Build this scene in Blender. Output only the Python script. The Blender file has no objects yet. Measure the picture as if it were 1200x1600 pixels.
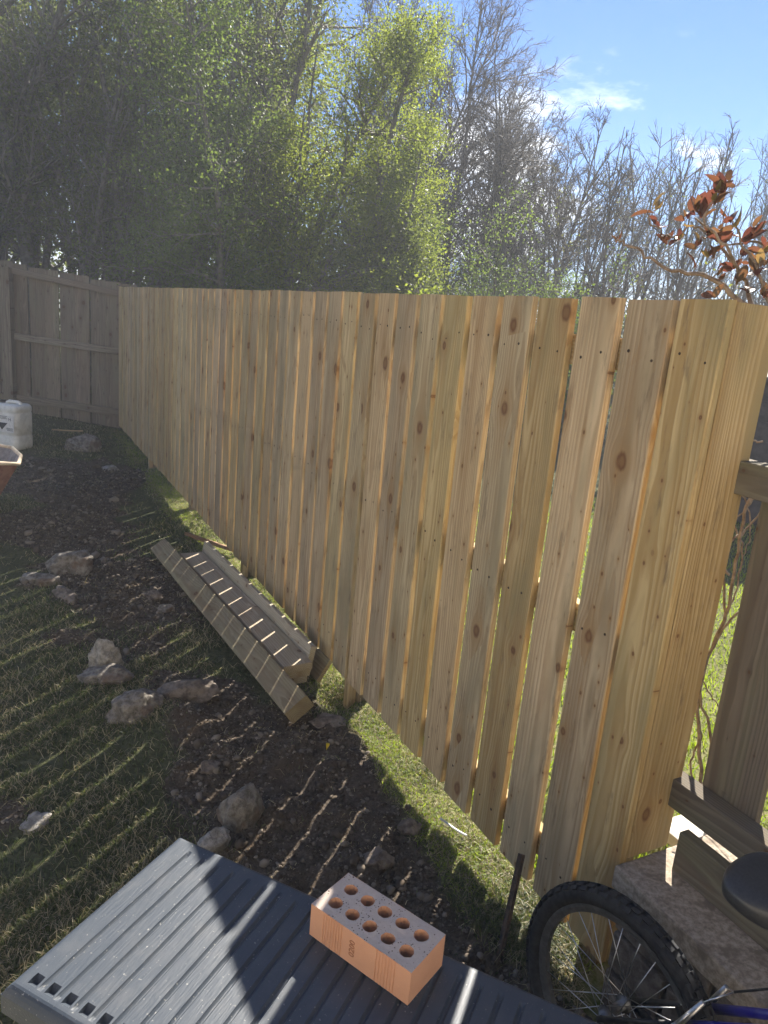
import bpy, bmesh, math, random
import numpy as np
from mathutils import Vector, Matrix, noise

R = math.radians
scene = bpy.context.scene
COL = scene.collection

# ------------------------------------------------------------------ camera
CZ = 1.80
FPX, PITCH, ROLL = 1165.0, R(14.4386), R(5.1948)
_f = Vector((0, math.cos(PITCH), -math.sin(PITCH)))
_u = Vector((0, math.sin(PITCH), math.cos(PITCH)))
_x = Vector((1, 0, 0))
CX = math.cos(ROLL) * _x + math.sin(ROLL) * _u
CU = -math.sin(ROLL) * _x + math.cos(ROLL) * _u
cam_d = bpy.data.cameras.new('camera')
cam = bpy.data.objects.new('camera', cam_d)
COL.objects.link(cam)
cam_d.sensor_fit = 'HORIZONTAL'
cam_d.sensor_width = 36
cam_d.lens = 36 * FPX / 1200
cam_d.clip_start = 0.05
cam_d.clip_end = 2000
cam.matrix_world = Matrix((
    (CX.x, CU.x, -_f.x, 0), (CX.y, CU.y, -_f.y, 0), (CX.z, CU.z, -_f.z, CZ), (0, 0, 0, 1)))
scene.camera = cam

# ------------------------------------------------------------------ sky, sun, exposure
SUN_AZ, SUN_EL = R(20.0), R(37.5)          # azimuth measured from +Y towards +X
world = bpy.data.worlds.new('World')
scene.world = world
world.use_nodes = True
wn, wl = world.node_tree.nodes, world.node_tree.links
wn.clear()
w_out = wn.new('ShaderNodeOutputWorld')
w_bg = wn.new('ShaderNodeBackground')
sky = wn.new('ShaderNodeTexSky')
sky.sky_type = 'NISHITA'
sky.sun_disc = False
sky.sun_elevation = SUN_EL
sky.sun_rotation = SUN_AZ
sky.air_density = 0.85
sky.dust_density = 0.0
sky.ozone_density = 10.0
sky.altitude = 0.0
# broken fair-weather cloud low in the sky
tc = wn.new('ShaderNodeTexCoord')
mp = wn.new('ShaderNodeMapping')
mp.inputs['Scale'].default_value = (1.0, 1.0, 2.6)
mp.inputs['Location'].default_value = (0.37, 0.0, 0.14)
cn = wn.new('ShaderNodeTexNoise')
cn.inputs['Scale'].default_value = 7.0
cn.inputs['Detail'].default_value = 9
cn.inputs['Roughness'].default_value = 0.62
cr = wn.new('ShaderNodeMapRange')
cr.inputs['From Min'].default_value = 0.61
cr.inputs['From Max'].default_value = 0.79
sx = wn.new('ShaderNodeSeparateXYZ')
lo = wn.new('ShaderNodeMapRange')          # clouds thin out upwards
lo.inputs['From Min'].default_value = 0.34
lo.inputs['From Max'].default_value = 0.22
mm = wn.new('ShaderNodeMath'); mm.operation = 'MULTIPLY'
mxc = wn.new('ShaderNodeMix'); mxc.data_type = 'RGBA'
mxc.inputs[7].default_value = (13.0, 13.3, 13.8, 1)
wl.new(tc.outputs['Generated'], mp.inputs['Vector'])
wl.new(mp.outputs['Vector'], cn.inputs['Vector'])
acc = cn.outputs['Fac']
nrmv = wn.new('ShaderNodeVectorMath'); nrmv.operation = 'NORMALIZE'
wl.new(tc.outputs['Generated'], nrmv.inputs[0])
for cdir, tight, amt in (((0.105, 0.975, 0.165), 220.0, 0.17), ((0.352, 0.910, 0.218), 4000.0, 0.05), ((0.05, 0.99, 0.12), 120.0, 0.15), ((-0.62, 0.76, 0.17), 60.0, 0.17),
                         ((0.80, 0.57, 0.19), 80.0, 0.16), ((-0.3, -0.92, 0.22), 60.0, 0.17), ((0.55, -0.80, 0.2), 90.0, 0.16), ((-0.93, 0.25, 0.22), 70.0, 0.16)):
    dt_ = wn.new('ShaderNodeVectorMath'); dt_.operation = 'DOT_PRODUCT'
    wl.new(nrmv.outputs[0], dt_.inputs[0]); dt_.inputs[1].default_value = Vector(cdir).normalized()
    e1 = wn.new('ShaderNodeMath'); e1.operation = 'MULTIPLY_ADD'; wl.new(dt_.outputs['Value'], e1.inputs[0]); e1.inputs[1].default_value = tight; e1.inputs[2].default_value = -tight
    e2 = wn.new('ShaderNodeMath'); e2.operation = 'EXPONENT'; wl.new(e1.outputs[0], e2.inputs[0])
    e3 = wn.new('ShaderNodeMath'); e3.operation = 'MULTIPLY_ADD'; wl.new(e2.outputs[0], e3.inputs[0]); e3.inputs[1].default_value = amt; wl.new(acc, e3.inputs[2])
    acc = e3.outputs[0]
wl.new(acc, cr.inputs['Value'])
wl.new(tc.outputs['Generated'], sx.inputs['Vector'])
wl.new(sx.outputs['Z'], lo.inputs['Value'])
wl.new(cr.outputs['Result'], mm.inputs[0])
wl.new(lo.outputs['Result'], mm.inputs[1])
wl.new(mm.outputs['Value'], mxc.inputs[0])
wl.new(sky.outputs['Color'], mxc.inputs[6])
wl.new(mxc.outputs[2], w_bg.inputs['Color'])
w_bg.inputs['Strength'].default_value = 0.05
wl.new(w_bg.outputs['Background'], w_out.inputs['Surface'])

sun_d = bpy.data.lights.new('sun', 'SUN')
sun_d.energy = 5.0
sun_d.angle = R(0.42)
sun_d.color = (1.0, 0.94, 0.84)
sun = bpy.data.objects.new('sun', sun_d)
COL.objects.link(sun)
SUNV = Vector((math.sin(SUN_AZ) * math.cos(SUN_EL), math.cos(SUN_AZ) * math.cos(SUN_EL), math.sin(SUN_EL)))
sun.rotation_euler = SUNV.to_track_quat('Z', 'Y').to_euler()
sun.location = (4, 8, 12)

vs = scene.view_settings
vs.view_transform = 'Standard'
vs.look = 'None'
vs.exposure = 1.82
vs.gamma = 1.0
vs.use_curve_mapping = False
scene.cycles.max_bounces = 6
scene.cycles.diffuse_bounces = 3
scene.cycles.use_adaptive_sampling = True
scene.cycles.adaptive_threshold = 0.025
scene.cycles.transparent_max_bounces = 8
scene.cycles.caustics_reflective = False
scene.cycles.caustics_refractive = False
scene.cycles.use_denoising = True

# ------------------------------------------------------------------ helpers
def at(px, py, y):
    d = _f + CX * ((px - 600) / FPX) + CU * ((800 - py) / FPX)
    return Vector((0, 0, CZ)) + d * (y / d.y)
def atz(px, py, z):
    d = _f + CX * ((px - 600) / FPX) + CU * ((800 - py) / FPX)
    return Vector((0, 0, CZ)) + d * ((z - CZ) / d.z)

FO = Vector((0.64725, 1.87389, 0))
FD = Vector((0.47108, -0.88209, 0))        # along the new fence, towards the viewer
FN = Vector((-0.88209, -0.47108, 0))       # out of the new fence, into the garden
def F(a, o, z):
    return FO + FD * a + FN * o + Vector((0, 0, z))
def fco(x, y):
    qx, qy = x - FO.x, y - FO.y
    return qx * FD.x + qy * FD.y, qx * FN.x + qy * FN.y

def props(o, label=None, cat=None, group=None, kind=None):
    if label: o['label'] = label
    if cat: o['category'] = cat
    if group: o['group'] = group
    if kind: o['kind'] = kind
    return o
def empty(name, loc=(0, 0, 0), label=None, cat=None, group=None):
    o = bpy.data.objects.new(name, None)
    o.empty_display_size = 0.1
    o.location = loc
    COL.objects.link(o)
    return props(o, label, cat, group)
def mesh_obj(name, me, mat=None, parent=None):
    """me: mesh in world space. The object's origin goes with the parent."""
    if mat and not me.materials:
        me.materials.append(mat)
    o = bpy.data.objects.new(name, me)
    COL.objects.link(o)
    if parent:
        o.parent = parent
        p = parent
        off = Vector((0, 0, 0))
        while p:
            off += p.location
            p = p.parent
        o.location = -off
    return o
def bm_obj(name, bm, mat=None, parent=None, smooth=False):
    me = bpy.data.meshes.new(name)
    bmesh.ops.recalc_face_normals(bm, faces=bm.faces)
    bm.to_mesh(me); bm.free()
    if smooth:
        me.polygons.foreach_set('use_smooth', [True] * len(me.polygons))
    return mesh_obj(name, me, mat, parent)
def np_mesh(name, V, Fc, smooth=False):
    """V (n,3); Fc (m,k) index array with constant k."""
    me = bpy.data.meshes.new(name)
    V = np.asarray(V, np.float32); Fc = np.asarray(Fc, np.int32)
    k = Fc.shape[1]
    me.vertices.add(len(V)); me.vertices.foreach_set('co', V.ravel())
    me.loops.add(Fc.size); me.loops.foreach_set('vertex_index', Fc.ravel())
    me.polygons.add(len(Fc))
    me.polygons.foreach_set('loop_start', np.arange(0, Fc.size, k, dtype=np.int32))
    me.polygons.foreach_set('use_smooth', np.full(len(Fc), smooth))
    me.update(calc_edges=True)
    return me
def set_attr(me, name, vals):
    a = me.attributes.new(name, 'FLOAT', 'POINT')
    a.data.foreach_set('value', np.asarray(vals, np.float32))

def add_box(bm, c, ax, ay, az, bev=0.0):
    """box centred at c with half-extent vectors ax, ay, az"""
    c = Vector(c)
    vs_ = [bm.verts.new(c + ax * i + ay * j + az * k) for i in (-1, 1) for j in (-1, 1) for k in (-1, 1)]
    idx = [(0, 1, 3, 2), (4, 6, 7, 5), (0, 4, 5, 1), (2, 3, 7, 6), (0, 2, 6, 4), (1, 5, 7, 3)]
    fs = [bm.faces.new([vs_[i] for i in q]) for q in idx]
    if bev > 0:
        es = list({e for f_ in fs for e in f_.edges})
        bmesh.ops.bevel(bm, geom=es, offset=bev, segments=2, affect='EDGES', profile=0.6)
def box_obj(name, c, ax, ay, az, mat, parent=None, bev=0.003):
    bm = bmesh.new()
    add_box(bm, c, Vector(ax), Vector(ay), Vector(az), bev)
    return bm_obj(name, bm, mat, parent)
def frame_of(d):
    d = d.normalized()
    a = Vector((0, 0, 1)) if abs(d.z) < 0.9 else Vector((1, 0, 0))
    s = d.cross(a).normalized()
    return s, s.cross(d).normalized()
def add_tube(bm, pts, rad, k=8, caps=True):
    pts = [Vector(p) for p in pts]
    if not hasattr(rad, '__len__'): rad = [rad] * len(pts)
    rings = []
    s = None
    for i, p in enumerate(pts):
        d = (pts[min(i + 1, len(pts) - 1)] - pts[max(i - 1, 0)]).normalized()
        if s is None:
            s, t = frame_of(d)
        else:
            s = (s - d * s.dot(d)).normalized(); t = s.cross(d).normalized()
        rings.append([bm.verts.new(p + (s * math.cos(2 * math.pi * j / k) + t * math.sin(2 * math.pi * j / k)) * rad[i]) for j in range(k)])
    for a, b in zip(rings, rings[1:]):
        for j in range(k):
            bm.faces.new((a[j], a[(j + 1) % k], b[(j + 1) % k], b[j]))
    if caps:
        bm.faces.new(rings[0][::-1]); bm.faces.new(rings[-1])
def tube_obj(name, pts, rad, mat, parent=None, k=8):
    bm = bmesh.new(); add_tube(bm, pts, rad, k)
    return bm_obj(name, bm, mat, parent, smooth=True)
def add_torus(bm, c, ax, fx, Rm, r, n=48, k=10):
    ay = ax.cross(fx).normalized()
    rings = []
    for i in range(n):
        a = 2 * math.pi * i / n
        dr = fx * math.cos(a) + ay * math.sin(a)
        rings.append([bm.verts.new(c + dr * (Rm + r * math.cos(2 * math.pi * j / k)) + ax * (r * math.sin(2 * math.pi * j / k))) for j in range(k)])
    for i in range(n):
        a, b = rings[i], rings[(i + 1) % n]
        for j in range(k):
            bm.faces.new((a[j], b[j], b[(j + 1) % k], a[(j + 1) % k]))

# ------------------------------------------------------------------ materials
def new_mat(name):
    m = bpy.data.materials.new(name)
    m.use_nodes = True
    n, l = m.node_tree.nodes, m.node_tree.links
    n.clear()
    o = n.new('ShaderNodeOutputMaterial')
    b = n.new('ShaderNodeBsdfPrincipled')
    l.new(b.outputs['BSDF'], o.inputs['Surface'])
    return m, n, l, b, o
def N(n, t, **kw):
    nd = n.new(t)
    for k, v in kw.items():
        if k.startswith('i_'):
            key = k[2:]
            nd.inputs[int(key) if key.isdigit() else key.replace('_', ' ')].default_value = v
        else:
            setattr(nd, k, v)
    return nd
def M_(n, l, op, a, b=None, c=None):
    nd = n.new('ShaderNodeMath'); nd.operation = op
    for i, v in enumerate((a, b, c)):
        if v is None: continue
        if isinstance(v, (int, float)): nd.inputs[i].default_value = v
        else: l.new(v, nd.inputs[i])
    return nd.outputs[0]
def mixc(n, l, fac, a, b, mode='MIX'):
    nd = n.new('ShaderNodeMix'); nd.data_type = 'RGBA'; nd.blend_type = mode
    for i, v in ((0, fac), (6, a), (7, b)):
        if isinstance(v, (int, float)): nd.inputs[i].default_value = v
        elif isinstance(v, tuple): nd.inputs[i].default_value = v if len(v) == 4 else v + (1,)
        else: l.new(v, nd.inputs[i])
    return nd.outputs[2]
def rng_(n, l, v, a, b, c=0.0, d=1.0, smooth=True):
    nd = n.new('ShaderNodeMapRange')
    if smooth: nd.interpolation_type = 'SMOOTHSTEP'
    l.new(v, nd.inputs['Value'])
    for k, x in zip(('From Min', 'From Max', 'To Min', 'To Max'), (a, b, c, d)):
        nd.inputs[k].default_value = x
    return nd.outputs['Result']

def wood_mat(name, base, dark, late, knot=(0.09, 0.045, 0.022), green=(0.30, 0.27, 0.14), gr_amt=0.35,
             axis='Z', rough=0.8, ring=105.0, dirt=0.45, knots=1.0, var=0.14):
    """Sawn softwood: mesh coordinates run with the board, `axis` is the grain."""
    m, n, l, b, o = new_mat(name)
    tex = N(n, 'ShaderNodeAttribute', attribute_name='bco')      # board coordinates: x across, y depth, z along
    info = N(n, 'ShaderNodeObjectInfo')
    off = N(n, 'ShaderNodeCombineXYZ')
    rx = M_(n, l, 'MULTIPLY', info.outputs['Random'], 37.0)
    rz = M_(n, l, 'MULTIPLY', info.outputs['Random'], 91.0)
    l.new(rx, off.inputs[0]); l.new(rz, off.inputs[2]); l.new(rz, off.inputs[1])
    add = N(n, 'ShaderNodeVectorMath', operation='ADD')
    l.new(tex.outputs['Vector'], add.inputs[0]); l.new(off.outputs[0], add.inputs[1])
    P = add.outputs[0]
    # knots: two sizes of jittered cells, elongated along the board
    def knotset(sx_, sz_, rmin, rmax, seed, thr):
        mpn = N(n, 'ShaderNodeMapping'); mpn.inputs['Scale'].default_value = (sx_, 0.0, sz_)
        mpn.inputs['Location'].default_value = (seed, 0, seed * 1.7)
        l.new(P, mpn.inputs['Vector'])
        v = N(n, 'ShaderNodeTexVoronoi', voronoi_dimensions='3D'); v.inputs['Scale'].default_value = 1.0
        v.inputs['Randomness'].default_value = 0.85
        l.new(mpn.outputs[0], v.inputs['Vector'])
        sub = N(n, 'ShaderNodeVectorMath', operation='SUBTRACT')
        l.new(mpn.outputs[0], sub.inputs[0]); l.new(v.outputs['Position'], sub.inputs[1])
        sp = N(n, 'ShaderNodeSeparateXYZ'); l.new(sub.outputs[0], sp.inputs[0])
        dx = M_(n, l, 'DIVIDE', sp.outputs[0], sx_); dz = M_(n, l, 'DIVIDE', sp.outputs[2], sz_ * 1.35)
        d = M_(n, l, 'SQRT', M_(n, l, 'ADD', M_(n, l, 'MULTIPLY', dx, dx), M_(n, l, 'MULTIPLY', dz, dz)))
        sc = N(n, 'ShaderNodeSeparateColor'); l.new(v.outputs['Color'], sc.inputs[0])
        rad = rng_(n, l, sc.outputs[0], 0.25, 1.0, rmin, rmax, False)
        on = rng_(n, l, sc.outputs[1], thr, thr + 0.05)
        dlo = M_(n, l, 'SQRT', M_(n, l, 'ADD', M_(n, l, 'MULTIPLY', dx, dx), M_(n, l, 'MULTIPLY', M_(n, l, 'MULTIPLY', dz, dz), 0.06)))
        return dx, d, rad, on, dlo
    dx1, d1, r1, on1, dl1 = knotset(7.0, 2.1, 0.004, 0.023, 0.0, 0.36)
    dx2, d2, r2, on2, dl2 = knotset(14.0, 5.0, 0.0012, 0.005, 5.3, 0.4)
    # grain lines pushed round the big knots
    nz = N(n, 'ShaderNodeTexNoise'); nz.inputs['Scale'].default_value = 1.0; nz.inputs['Detail'].default_value = 3
    mp2 = N(n, 'ShaderNodeMapping'); mp2.inputs['Scale'].default_value = (9.0, 9.0, 0.9)
    l.new(P, mp2.inputs['Vector']); l.new(mp2.outputs[0], nz.inputs['Vector'])
    spP = N(n, 'ShaderNodeSeparateXYZ'); l.new(P, spP.inputs[0])
    rr = M_(n, l, 'MULTIPLY', r1, 2.6)
    q = M_(n, l, 'DIVIDE', d1, rr)
    fall = M_(n, l, 'MULTIPLY', M_(n, l, 'EXPONENT', M_(n, l, 'MULTIPLY', M_(n, l, 'MULTIPLY', q, q), -1.0)), on1)
    push = M_(n, l, 'MULTIPLY', M_(n, l, 'MULTIPLY', dx1, fall), -0.85)
    # distance from a pith line that runs slightly askew under the face: flat-sawn cathedrals on some boards, straight lines on others
    spB = N(n, 'ShaderNodeSeparateXYZ'); l.new(tex.outputs['Vector'], spB.inputs[0])
    ra_ = M_(n, l, 'FRACT', M_(n, l, 'MULTIPLY', info.outputs['Random'], 17.3))
    rb2 = M_(n, l, 'FRACT', M_(n, l, 'MULTIPLY', info.outputs['Random'], 29.7))
    rc_ = M_(n, l, 'FRACT', M_(n, l, 'MULTIPLY', info.outputs['Random'], 43.1))
    cx = M_(n, l, 'MULTIPLY', M_(n, l, 'SUBTRACT', ra_, 0.5), 0.16)
    xx = M_(n, l, 'ADD', M_(n, l, 'SUBTRACT', spB.outputs[0], cx), push)
    dep = M_(n, l, 'ADD', M_(n, l, 'ADD', M_(n, l, 'MULTIPLY', rb2, 0.05), 0.012), spB.outputs[1])
    rad_ = M_(n, l, 'SQRT', M_(n, l, 'ADD', M_(n, l, 'MULTIPLY', xx, xx), M_(n, l, 'MULTIPLY', dep, dep)))
    u = M_(n, l, 'ADD', rad_, M_(n, l, 'MULTIPLY', nz.outputs['Fac'], 0.05))
    u = M_(n, l, 'ADD', u, M_(n, l, 'MULTIPLY', spB.outputs[2], M_(n, l, 'MULTIPLY', M_(n, l, 'SUBTRACT', rc_, 0.5), 0.03)))
    saw = M_(n, l, 'FRACT', M_(n, l, 'MULTIPLY', u, ring))
    ringv = M_(n, l, 'MULTIPLY', rng_(n, l, saw, 0.15, 0.85), rng_(n, l, saw, 1.0, 0.88))
    cb = N(n, 'ShaderNodeCombineXYZ')
    l.new(M_(n, l, 'MULTIPLY', u, 330.0), cb.inputs[0]); l.new(M_(n, l, 'MULTIPLY', spP.outputs[2], 4.0), cb.inputs[2])
    l.new(M_(n, l, 'MULTIPLY', spP.outputs[1], 200.0), cb.inputs[1])
    fib = N(n, 'ShaderNodeTexNoise'); fib.inputs['Scale'].default_value = 1.0; fib.inputs['Detail'].default_value = 4
    l.new(cb.outputs[0], fib.inputs['Vector'])
    big = N(n, 'ShaderNodeTexNoise'); big.inputs['Scale'].default_value = 1.0; big.inputs['Detail'].default_value = 4
    mp3 = N(n, 'ShaderNodeMapping'); mp3.inputs['Scale'].default_value = (11.0, 11.0, 1.7); l.new(P, mp3.inputs['Vector'])
    l.new(mp3.outputs[0], big.inputs['Vector'])
    col = mixc(n, l, rng_(n, l, fib.outputs['Fac'], 0.3, 0.75), base, dark)
    col = mixc(n, l, M_(n, l, 'MULTIPLY', ringv, 0.55), col, late)
    col = mixc(n, l, M_(n, l, 'MULTIPLY', rng_(n, l, big.outputs['Fac'], 0.42, 0.72), gr_amt), col, green)
    rs_ = N(n, 'ShaderNodeTexNoise'); rs_.inputs['Scale'].default_value = 1.0; rs_.inputs['Detail'].default_value = 3
    mp5 = N(n, 'ShaderNodeMapping'); mp5.inputs['Scale'].default_value = (16.0, 16.0, 1.1); mp5.inputs['Location'].default_value = (4.1, 0, 8.2); l.new(P, mp5.inputs['Vector'])
    l.new(mp5.outputs[0], rs_.inputs['Vector'])
    col = mixc(n, l, M_(n, l, 'MULTIPLY', rng_(n, l, rs_.outputs['Fac'], 0.52, 0.74), 0.55), col, late)
    # per-board tone
    tone = N(n, 'ShaderNodeMapRange'); l.new(info.outputs['Random'], tone.inputs['Value'])
    tone.inputs['To Min'].default_value = 1.0 - var; tone.inputs['To Max'].default_value = 1.0 + var
    hs = N(n, 'ShaderNodeHueSaturation'); l.new(col, hs.inputs['Color']); l.new(tone.outputs[0], hs.inputs['Value'])
    h2 = M_(n, l, 'FRACT', M_(n, l, 'MULTIPLY', info.outputs['Random'], 7.31))
    l.new(rng_(n, l, h2, 0, 1, 0.497, 0.509, False), hs.inputs['Hue'])
    l.new(rng_(n, l, M_(n, l, 'FRACT', M_(n, l, 'MULTIPLY', info.outputs['Random'], 13.7)), 0, 1, 0.88, 1.08, False), hs.inputs['Saturation'])
    col = hs.outputs[0]
    # weather streaks / handling dirt
    dn = N(n, 'ShaderNodeTexNoise'); dn.inputs['Scale'].default_value = 1.0; dn.inputs['Detail'].default_value = 5
    dn.inputs['Roughness'].default_value = 0.7
    mp4 = N(n, 'ShaderNodeMapping'); mp4.inputs['Scale'].default_value = (28.0, 28.0, 5.5); l.new(P, mp4.inputs['Vector'])
    l.new(mp4.outputs[0], dn.inputs['Vector'])
    col = mixc(n, l, M_(n, l, 'MULTIPLY', rng_(n, l, dn.outputs['Fac'], 0.53, 0.74), dirt), col, (0.14, 0.10, 0.06))
    for d, r_, on, st, dl_ in ((d1, r1, on1, 0.85 * knots, dl1), (d2, r2, on2, 0.9 * knots, dl2)):
        wob = M_(n, l, 'ADD', M_(n, l, 'DIVIDE', d, r_), M_(n, l, 'MULTIPLY', M_(n, l, 'SUBTRACT', dn.outputs['Fac'], 0.5), 1.4))
        smear = M_(n, l, 'MULTIPLY', rng_(n, l, M_(n, l, 'DIVIDE', dl_, r_), 3.0, 0.4), on)
        col = mixc(n, l, M_(n, l, 'MULTIPLY', smear, 0.45 * st), col, late)
        core = rng_(n, l, wob, 1.15, 0.55)
        halo = rng_(n, l, wob, 3.2, 0.7)
        col = mixc(n, l, M_(n, l, 'MULTIPLY', M_(n, l, 'MULTIPLY', halo, on), 0.55 * st), col, late)
        col = mixc(n, l, M_(n, l, 'MULTIPLY', M_(n, l, 'MULTIPLY', core, on), st), col, knot)
        inner = M_(n, l, 'MULTIPLY', rng_(n, l, wob, 0.7, 0.2), on)
        col = mixc(n, l, M_(n, l, 'MULTIPLY', inner, 0.4), col, late)
    l.new(col, b.inputs['Base Color'])
    b.inputs['Roughness'].default_value = rough
    b.inputs['Specular IOR Level'].default_value = 0.25
    bp = N(n, 'ShaderNodeBump'); bp.inputs['Strength'].default_value = 0.35; bp.inputs['Distance'].default_value = 0.002
    l.new(M_(n, l, 'ADD', M_(n, l, 'MULTIPLY', fib.outputs['Fac'], 0.7), M_(n, l, 'MULTIPLY', ringv, -0.6)), bp.inputs['Height'])
    l.new(bp.outputs[0], b.inputs['Normal'])
    return m

def noise_mat(name, c1, c2, scale=20.0, rough=0.8, bump=0.2, dist=0.005, c3=None, spec=0.3, metal=0.0, detail=6, lo=0.35, hi=0.65, coord='Object'):
    m, n, l, b, o = new_mat(name)
    tcn = N(n, 'ShaderNodeTexCoord')
    nz = N(n, 'ShaderNodeTexNoise'); nz.inputs['Scale'].default_value = scale; nz.inputs['Detail'].default_value = detail
    nz.inputs['Roughness'].default_value = 0.65
    l.new(tcn.outputs[coord], nz.inputs['Vector'])
    col = mixc(n, l, rng_(n, l, nz.outputs['Fac'], lo, hi), c1, c2)
    if c3:
        n2 = N(n, 'ShaderNodeTexNoise'); n2.inputs['Scale'].default_value = scale * 0.31; n2.inputs['Detail'].default_value = 5
        l.new(tcn.outputs[coord], n2.inputs['Vector'])
        col = mixc(n, l, rng_(n, l, n2.outputs['Fac'], 0.52, 0.68), col, c3)
    l.new(col, b.inputs['Base Color'])
    b.inputs['Roughness'].default_value = rough
    b.inputs['Metallic'].default_value = metal
    b.inputs['Specular IOR Level'].default_value = spec
    if bump:
        bp = N(n, 'ShaderNodeBump'); bp.inputs['Strength'].default_value = bump; bp.inputs['Distance'].default_value = dist
        l.new(nz.outputs['Fac'], bp.inputs['Height']); l.new(bp.outputs[0], b.inputs['Normal'])
    return m
def leaf_mat(name, c1, c2, trans=0.45, tcol=None, rough=0.55):
    """Thin leaf: diffuse + translucent; the per-leaf value `var` runs from c1 to c2."""
    m, n, l, b, o = new_mat(name)
    at_ = N(n, 'ShaderNodeAttribute', attribute_name='var')
    col = mixc(n, l, at_.outputs['Fac'], c1, c2)
    l.new(col, b.inputs['Base Color']); b.inputs['Roughness'].default_value = rough
    b.inputs['Specular IOR Level'].default_value = 0.3
    tr = N(n, 'ShaderNodeBsdfTranslucent')
    l.new(mixc(n, l, 1.0, col, tcol or (1.5, 1.6, 0.7), 'MULTIPLY'), tr.inputs['Color'])
    mx = N(n, 'ShaderNodeMixShader'); mx.inputs[0].default_value = trans
    l.new(b.outputs[0], mx.inputs[1]); l.new(tr.outputs[0], mx.inputs[2]); l.new(mx.outputs[0], o.inputs['Surface'])
    return m

MAT = {}
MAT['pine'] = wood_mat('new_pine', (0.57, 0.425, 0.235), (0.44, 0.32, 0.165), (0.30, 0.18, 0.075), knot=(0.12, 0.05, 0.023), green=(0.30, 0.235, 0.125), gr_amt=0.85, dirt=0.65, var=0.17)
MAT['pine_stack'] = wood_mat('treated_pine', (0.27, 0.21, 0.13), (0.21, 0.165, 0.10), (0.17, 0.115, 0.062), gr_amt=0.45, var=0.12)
MAT['old_wood'] = wood_mat('weathered_wood', (0.175, 0.145, 0.11), (0.12, 0.10, 0.078), (0.085, 0.066, 0.05), green=(0.15, 0.15, 0.09), gr_amt=0.5, dirt=0.6, var=0.18, rough=0.9)
MAT['pine_board'] = wood_mat('lightened_pine', (0.46, 0.385, 0.28), (0.36, 0.30, 0.215), (0.28, 0.205, 0.13), gr_amt=0.4, var=0.1)  # lighter copy of the stack pine, colour lifted to offset shade on the boards
MAT['old_wood_far'] = wood_mat('lighter_weathered_wood', (0.24, 0.19, 0.14), (0.175, 0.14, 0.10), (0.12, 0.09, 0.065), green=(0.20, 0.19, 0.12), gr_amt=0.5, dirt=0.6, var=0.15, rough=0.9)  # lighter copy of the weathered wood, used on the far fence
MAT['bark_wood'] = wood_mat('rotten_wood', (0.25, 0.12, 0.06), (0.16, 0.08, 0.045), (0.32, 0.2, 0.11), gr_amt=0.1, dirt=0.6)
MAT['nail'] = noise_mat('nail_steel', (0.06, 0.05, 0.04), (0.14, 0.11, 0.09), 300, 0.5, 0.0, metal=0.6)
MAT['nailhole'] = noise_mat('nail_dimple', (0.035, 0.025, 0.016), (0.07, 0.045, 0.03), 300, 0.9, 0.0)
MAT['bark'] = noise_mat('bark', (0.09, 0.08, 0.066), (0.19, 0.175, 0.15), 9, 0.95, 0.6, 0.02, c3=(0.09, 0.105, 0.06))
MAT['bark_pale'] = noise_mat('bark_pale', (0.10, 0.09, 0.08), (0.19, 0.175, 0.155), 7, 0.95, 0.5, 0.02)
MAT['twig'] = noise_mat('twig_bark', (0.115, 0.10, 0.086), (0.22, 0.20, 0.175), 5, 0.85, 0.0)
MAT['vine'] = noise_mat('vine_bark', (0.12, 0.085, 0.06), (0.26, 0.20, 0.15), 30, 0.8, 0.2)
MAT['stone'] = noise_mat('rubble_stone', (0.115, 0.10, 0.082), (0.27, 0.245, 0.21), 30, 0.95, 1.0, 0.025, c3=(0.15, 0.108, 0.08))
MAT['stone_pale'] = noise_mat('pale_stone', (0.18, 0.165, 0.14), (0.38, 0.355, 0.315), 30, 0.95, 1.0, 0.02, c3=(0.15, 0.128, 0.10))
MAT['stone_dark'] = noise_mat('earthy_stone', (0.085, 0.068, 0.055), (0.20, 0.165, 0.135), 26, 0.95, 0.9, 0.015)
MAT['concrete'] = noise_mat('concrete', (0.24, 0.195, 0.145), (0.44, 0.365, 0.285), 70, 0.95, 0.6, 0.004, c3=(0.20, 0.16, 0.12), detail=12)
MAT['plastic'] = None
MAT['rubber'] = noise_mat('tyre_rubber', (0.010, 0.011, 0.014), (0.028, 0.029, 0.032), 60, 0.75, 0.1, 0.001, spec=0.35)
MAT['steel'] = noise_mat('spoke_steel', (0.55, 0.55, 0.55), (0.7, 0.7, 0.7), 50, 0.3, 0.0, metal=1.0)
MAT['alloy'] = noise_mat('grey_alloy', (0.14, 0.14, 0.145), (0.22, 0.22, 0.22), 30, 0.45, 0.05, metal=0.7)
MAT['silver'] = noise_mat('bright_alloy', (0.5, 0.5, 0.5), (0.65, 0.65, 0.63), 80, 0.35, 0.05, metal=0.9)
MAT['blue'] = noise_mat('blue_paint', (0.022, 0.02, 0.24), (0.03, 0.028, 0.30), 40, 0.3, 0.02, spec=0.5)
MAT['saddle'] = noise_mat('black_vinyl', (0.017, 0.018, 0.021), (0.03, 0.031, 0.034), 220, 0.42, 0.15, 0.0006, spec=0.5)
MAT['black'] = noise_mat('black_plastic', (0.015, 0.015, 0.016), (0.03, 0.03, 0.03), 80, 0.5, 0.05)
MAT['rust'] = noise_mat('rusty_iron', (0.05, 0.04, 0.035), (0.13, 0.085, 0.06), 60, 0.85, 0.4, 0.002, c3=(0.03, 0.028, 0.027))
MAT['wire'] = noise_mat('pale_wire', (0.42, 0.40, 0.36), (0.6, 0.58, 0.52), 40, 0.5, 0.0)
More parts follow.
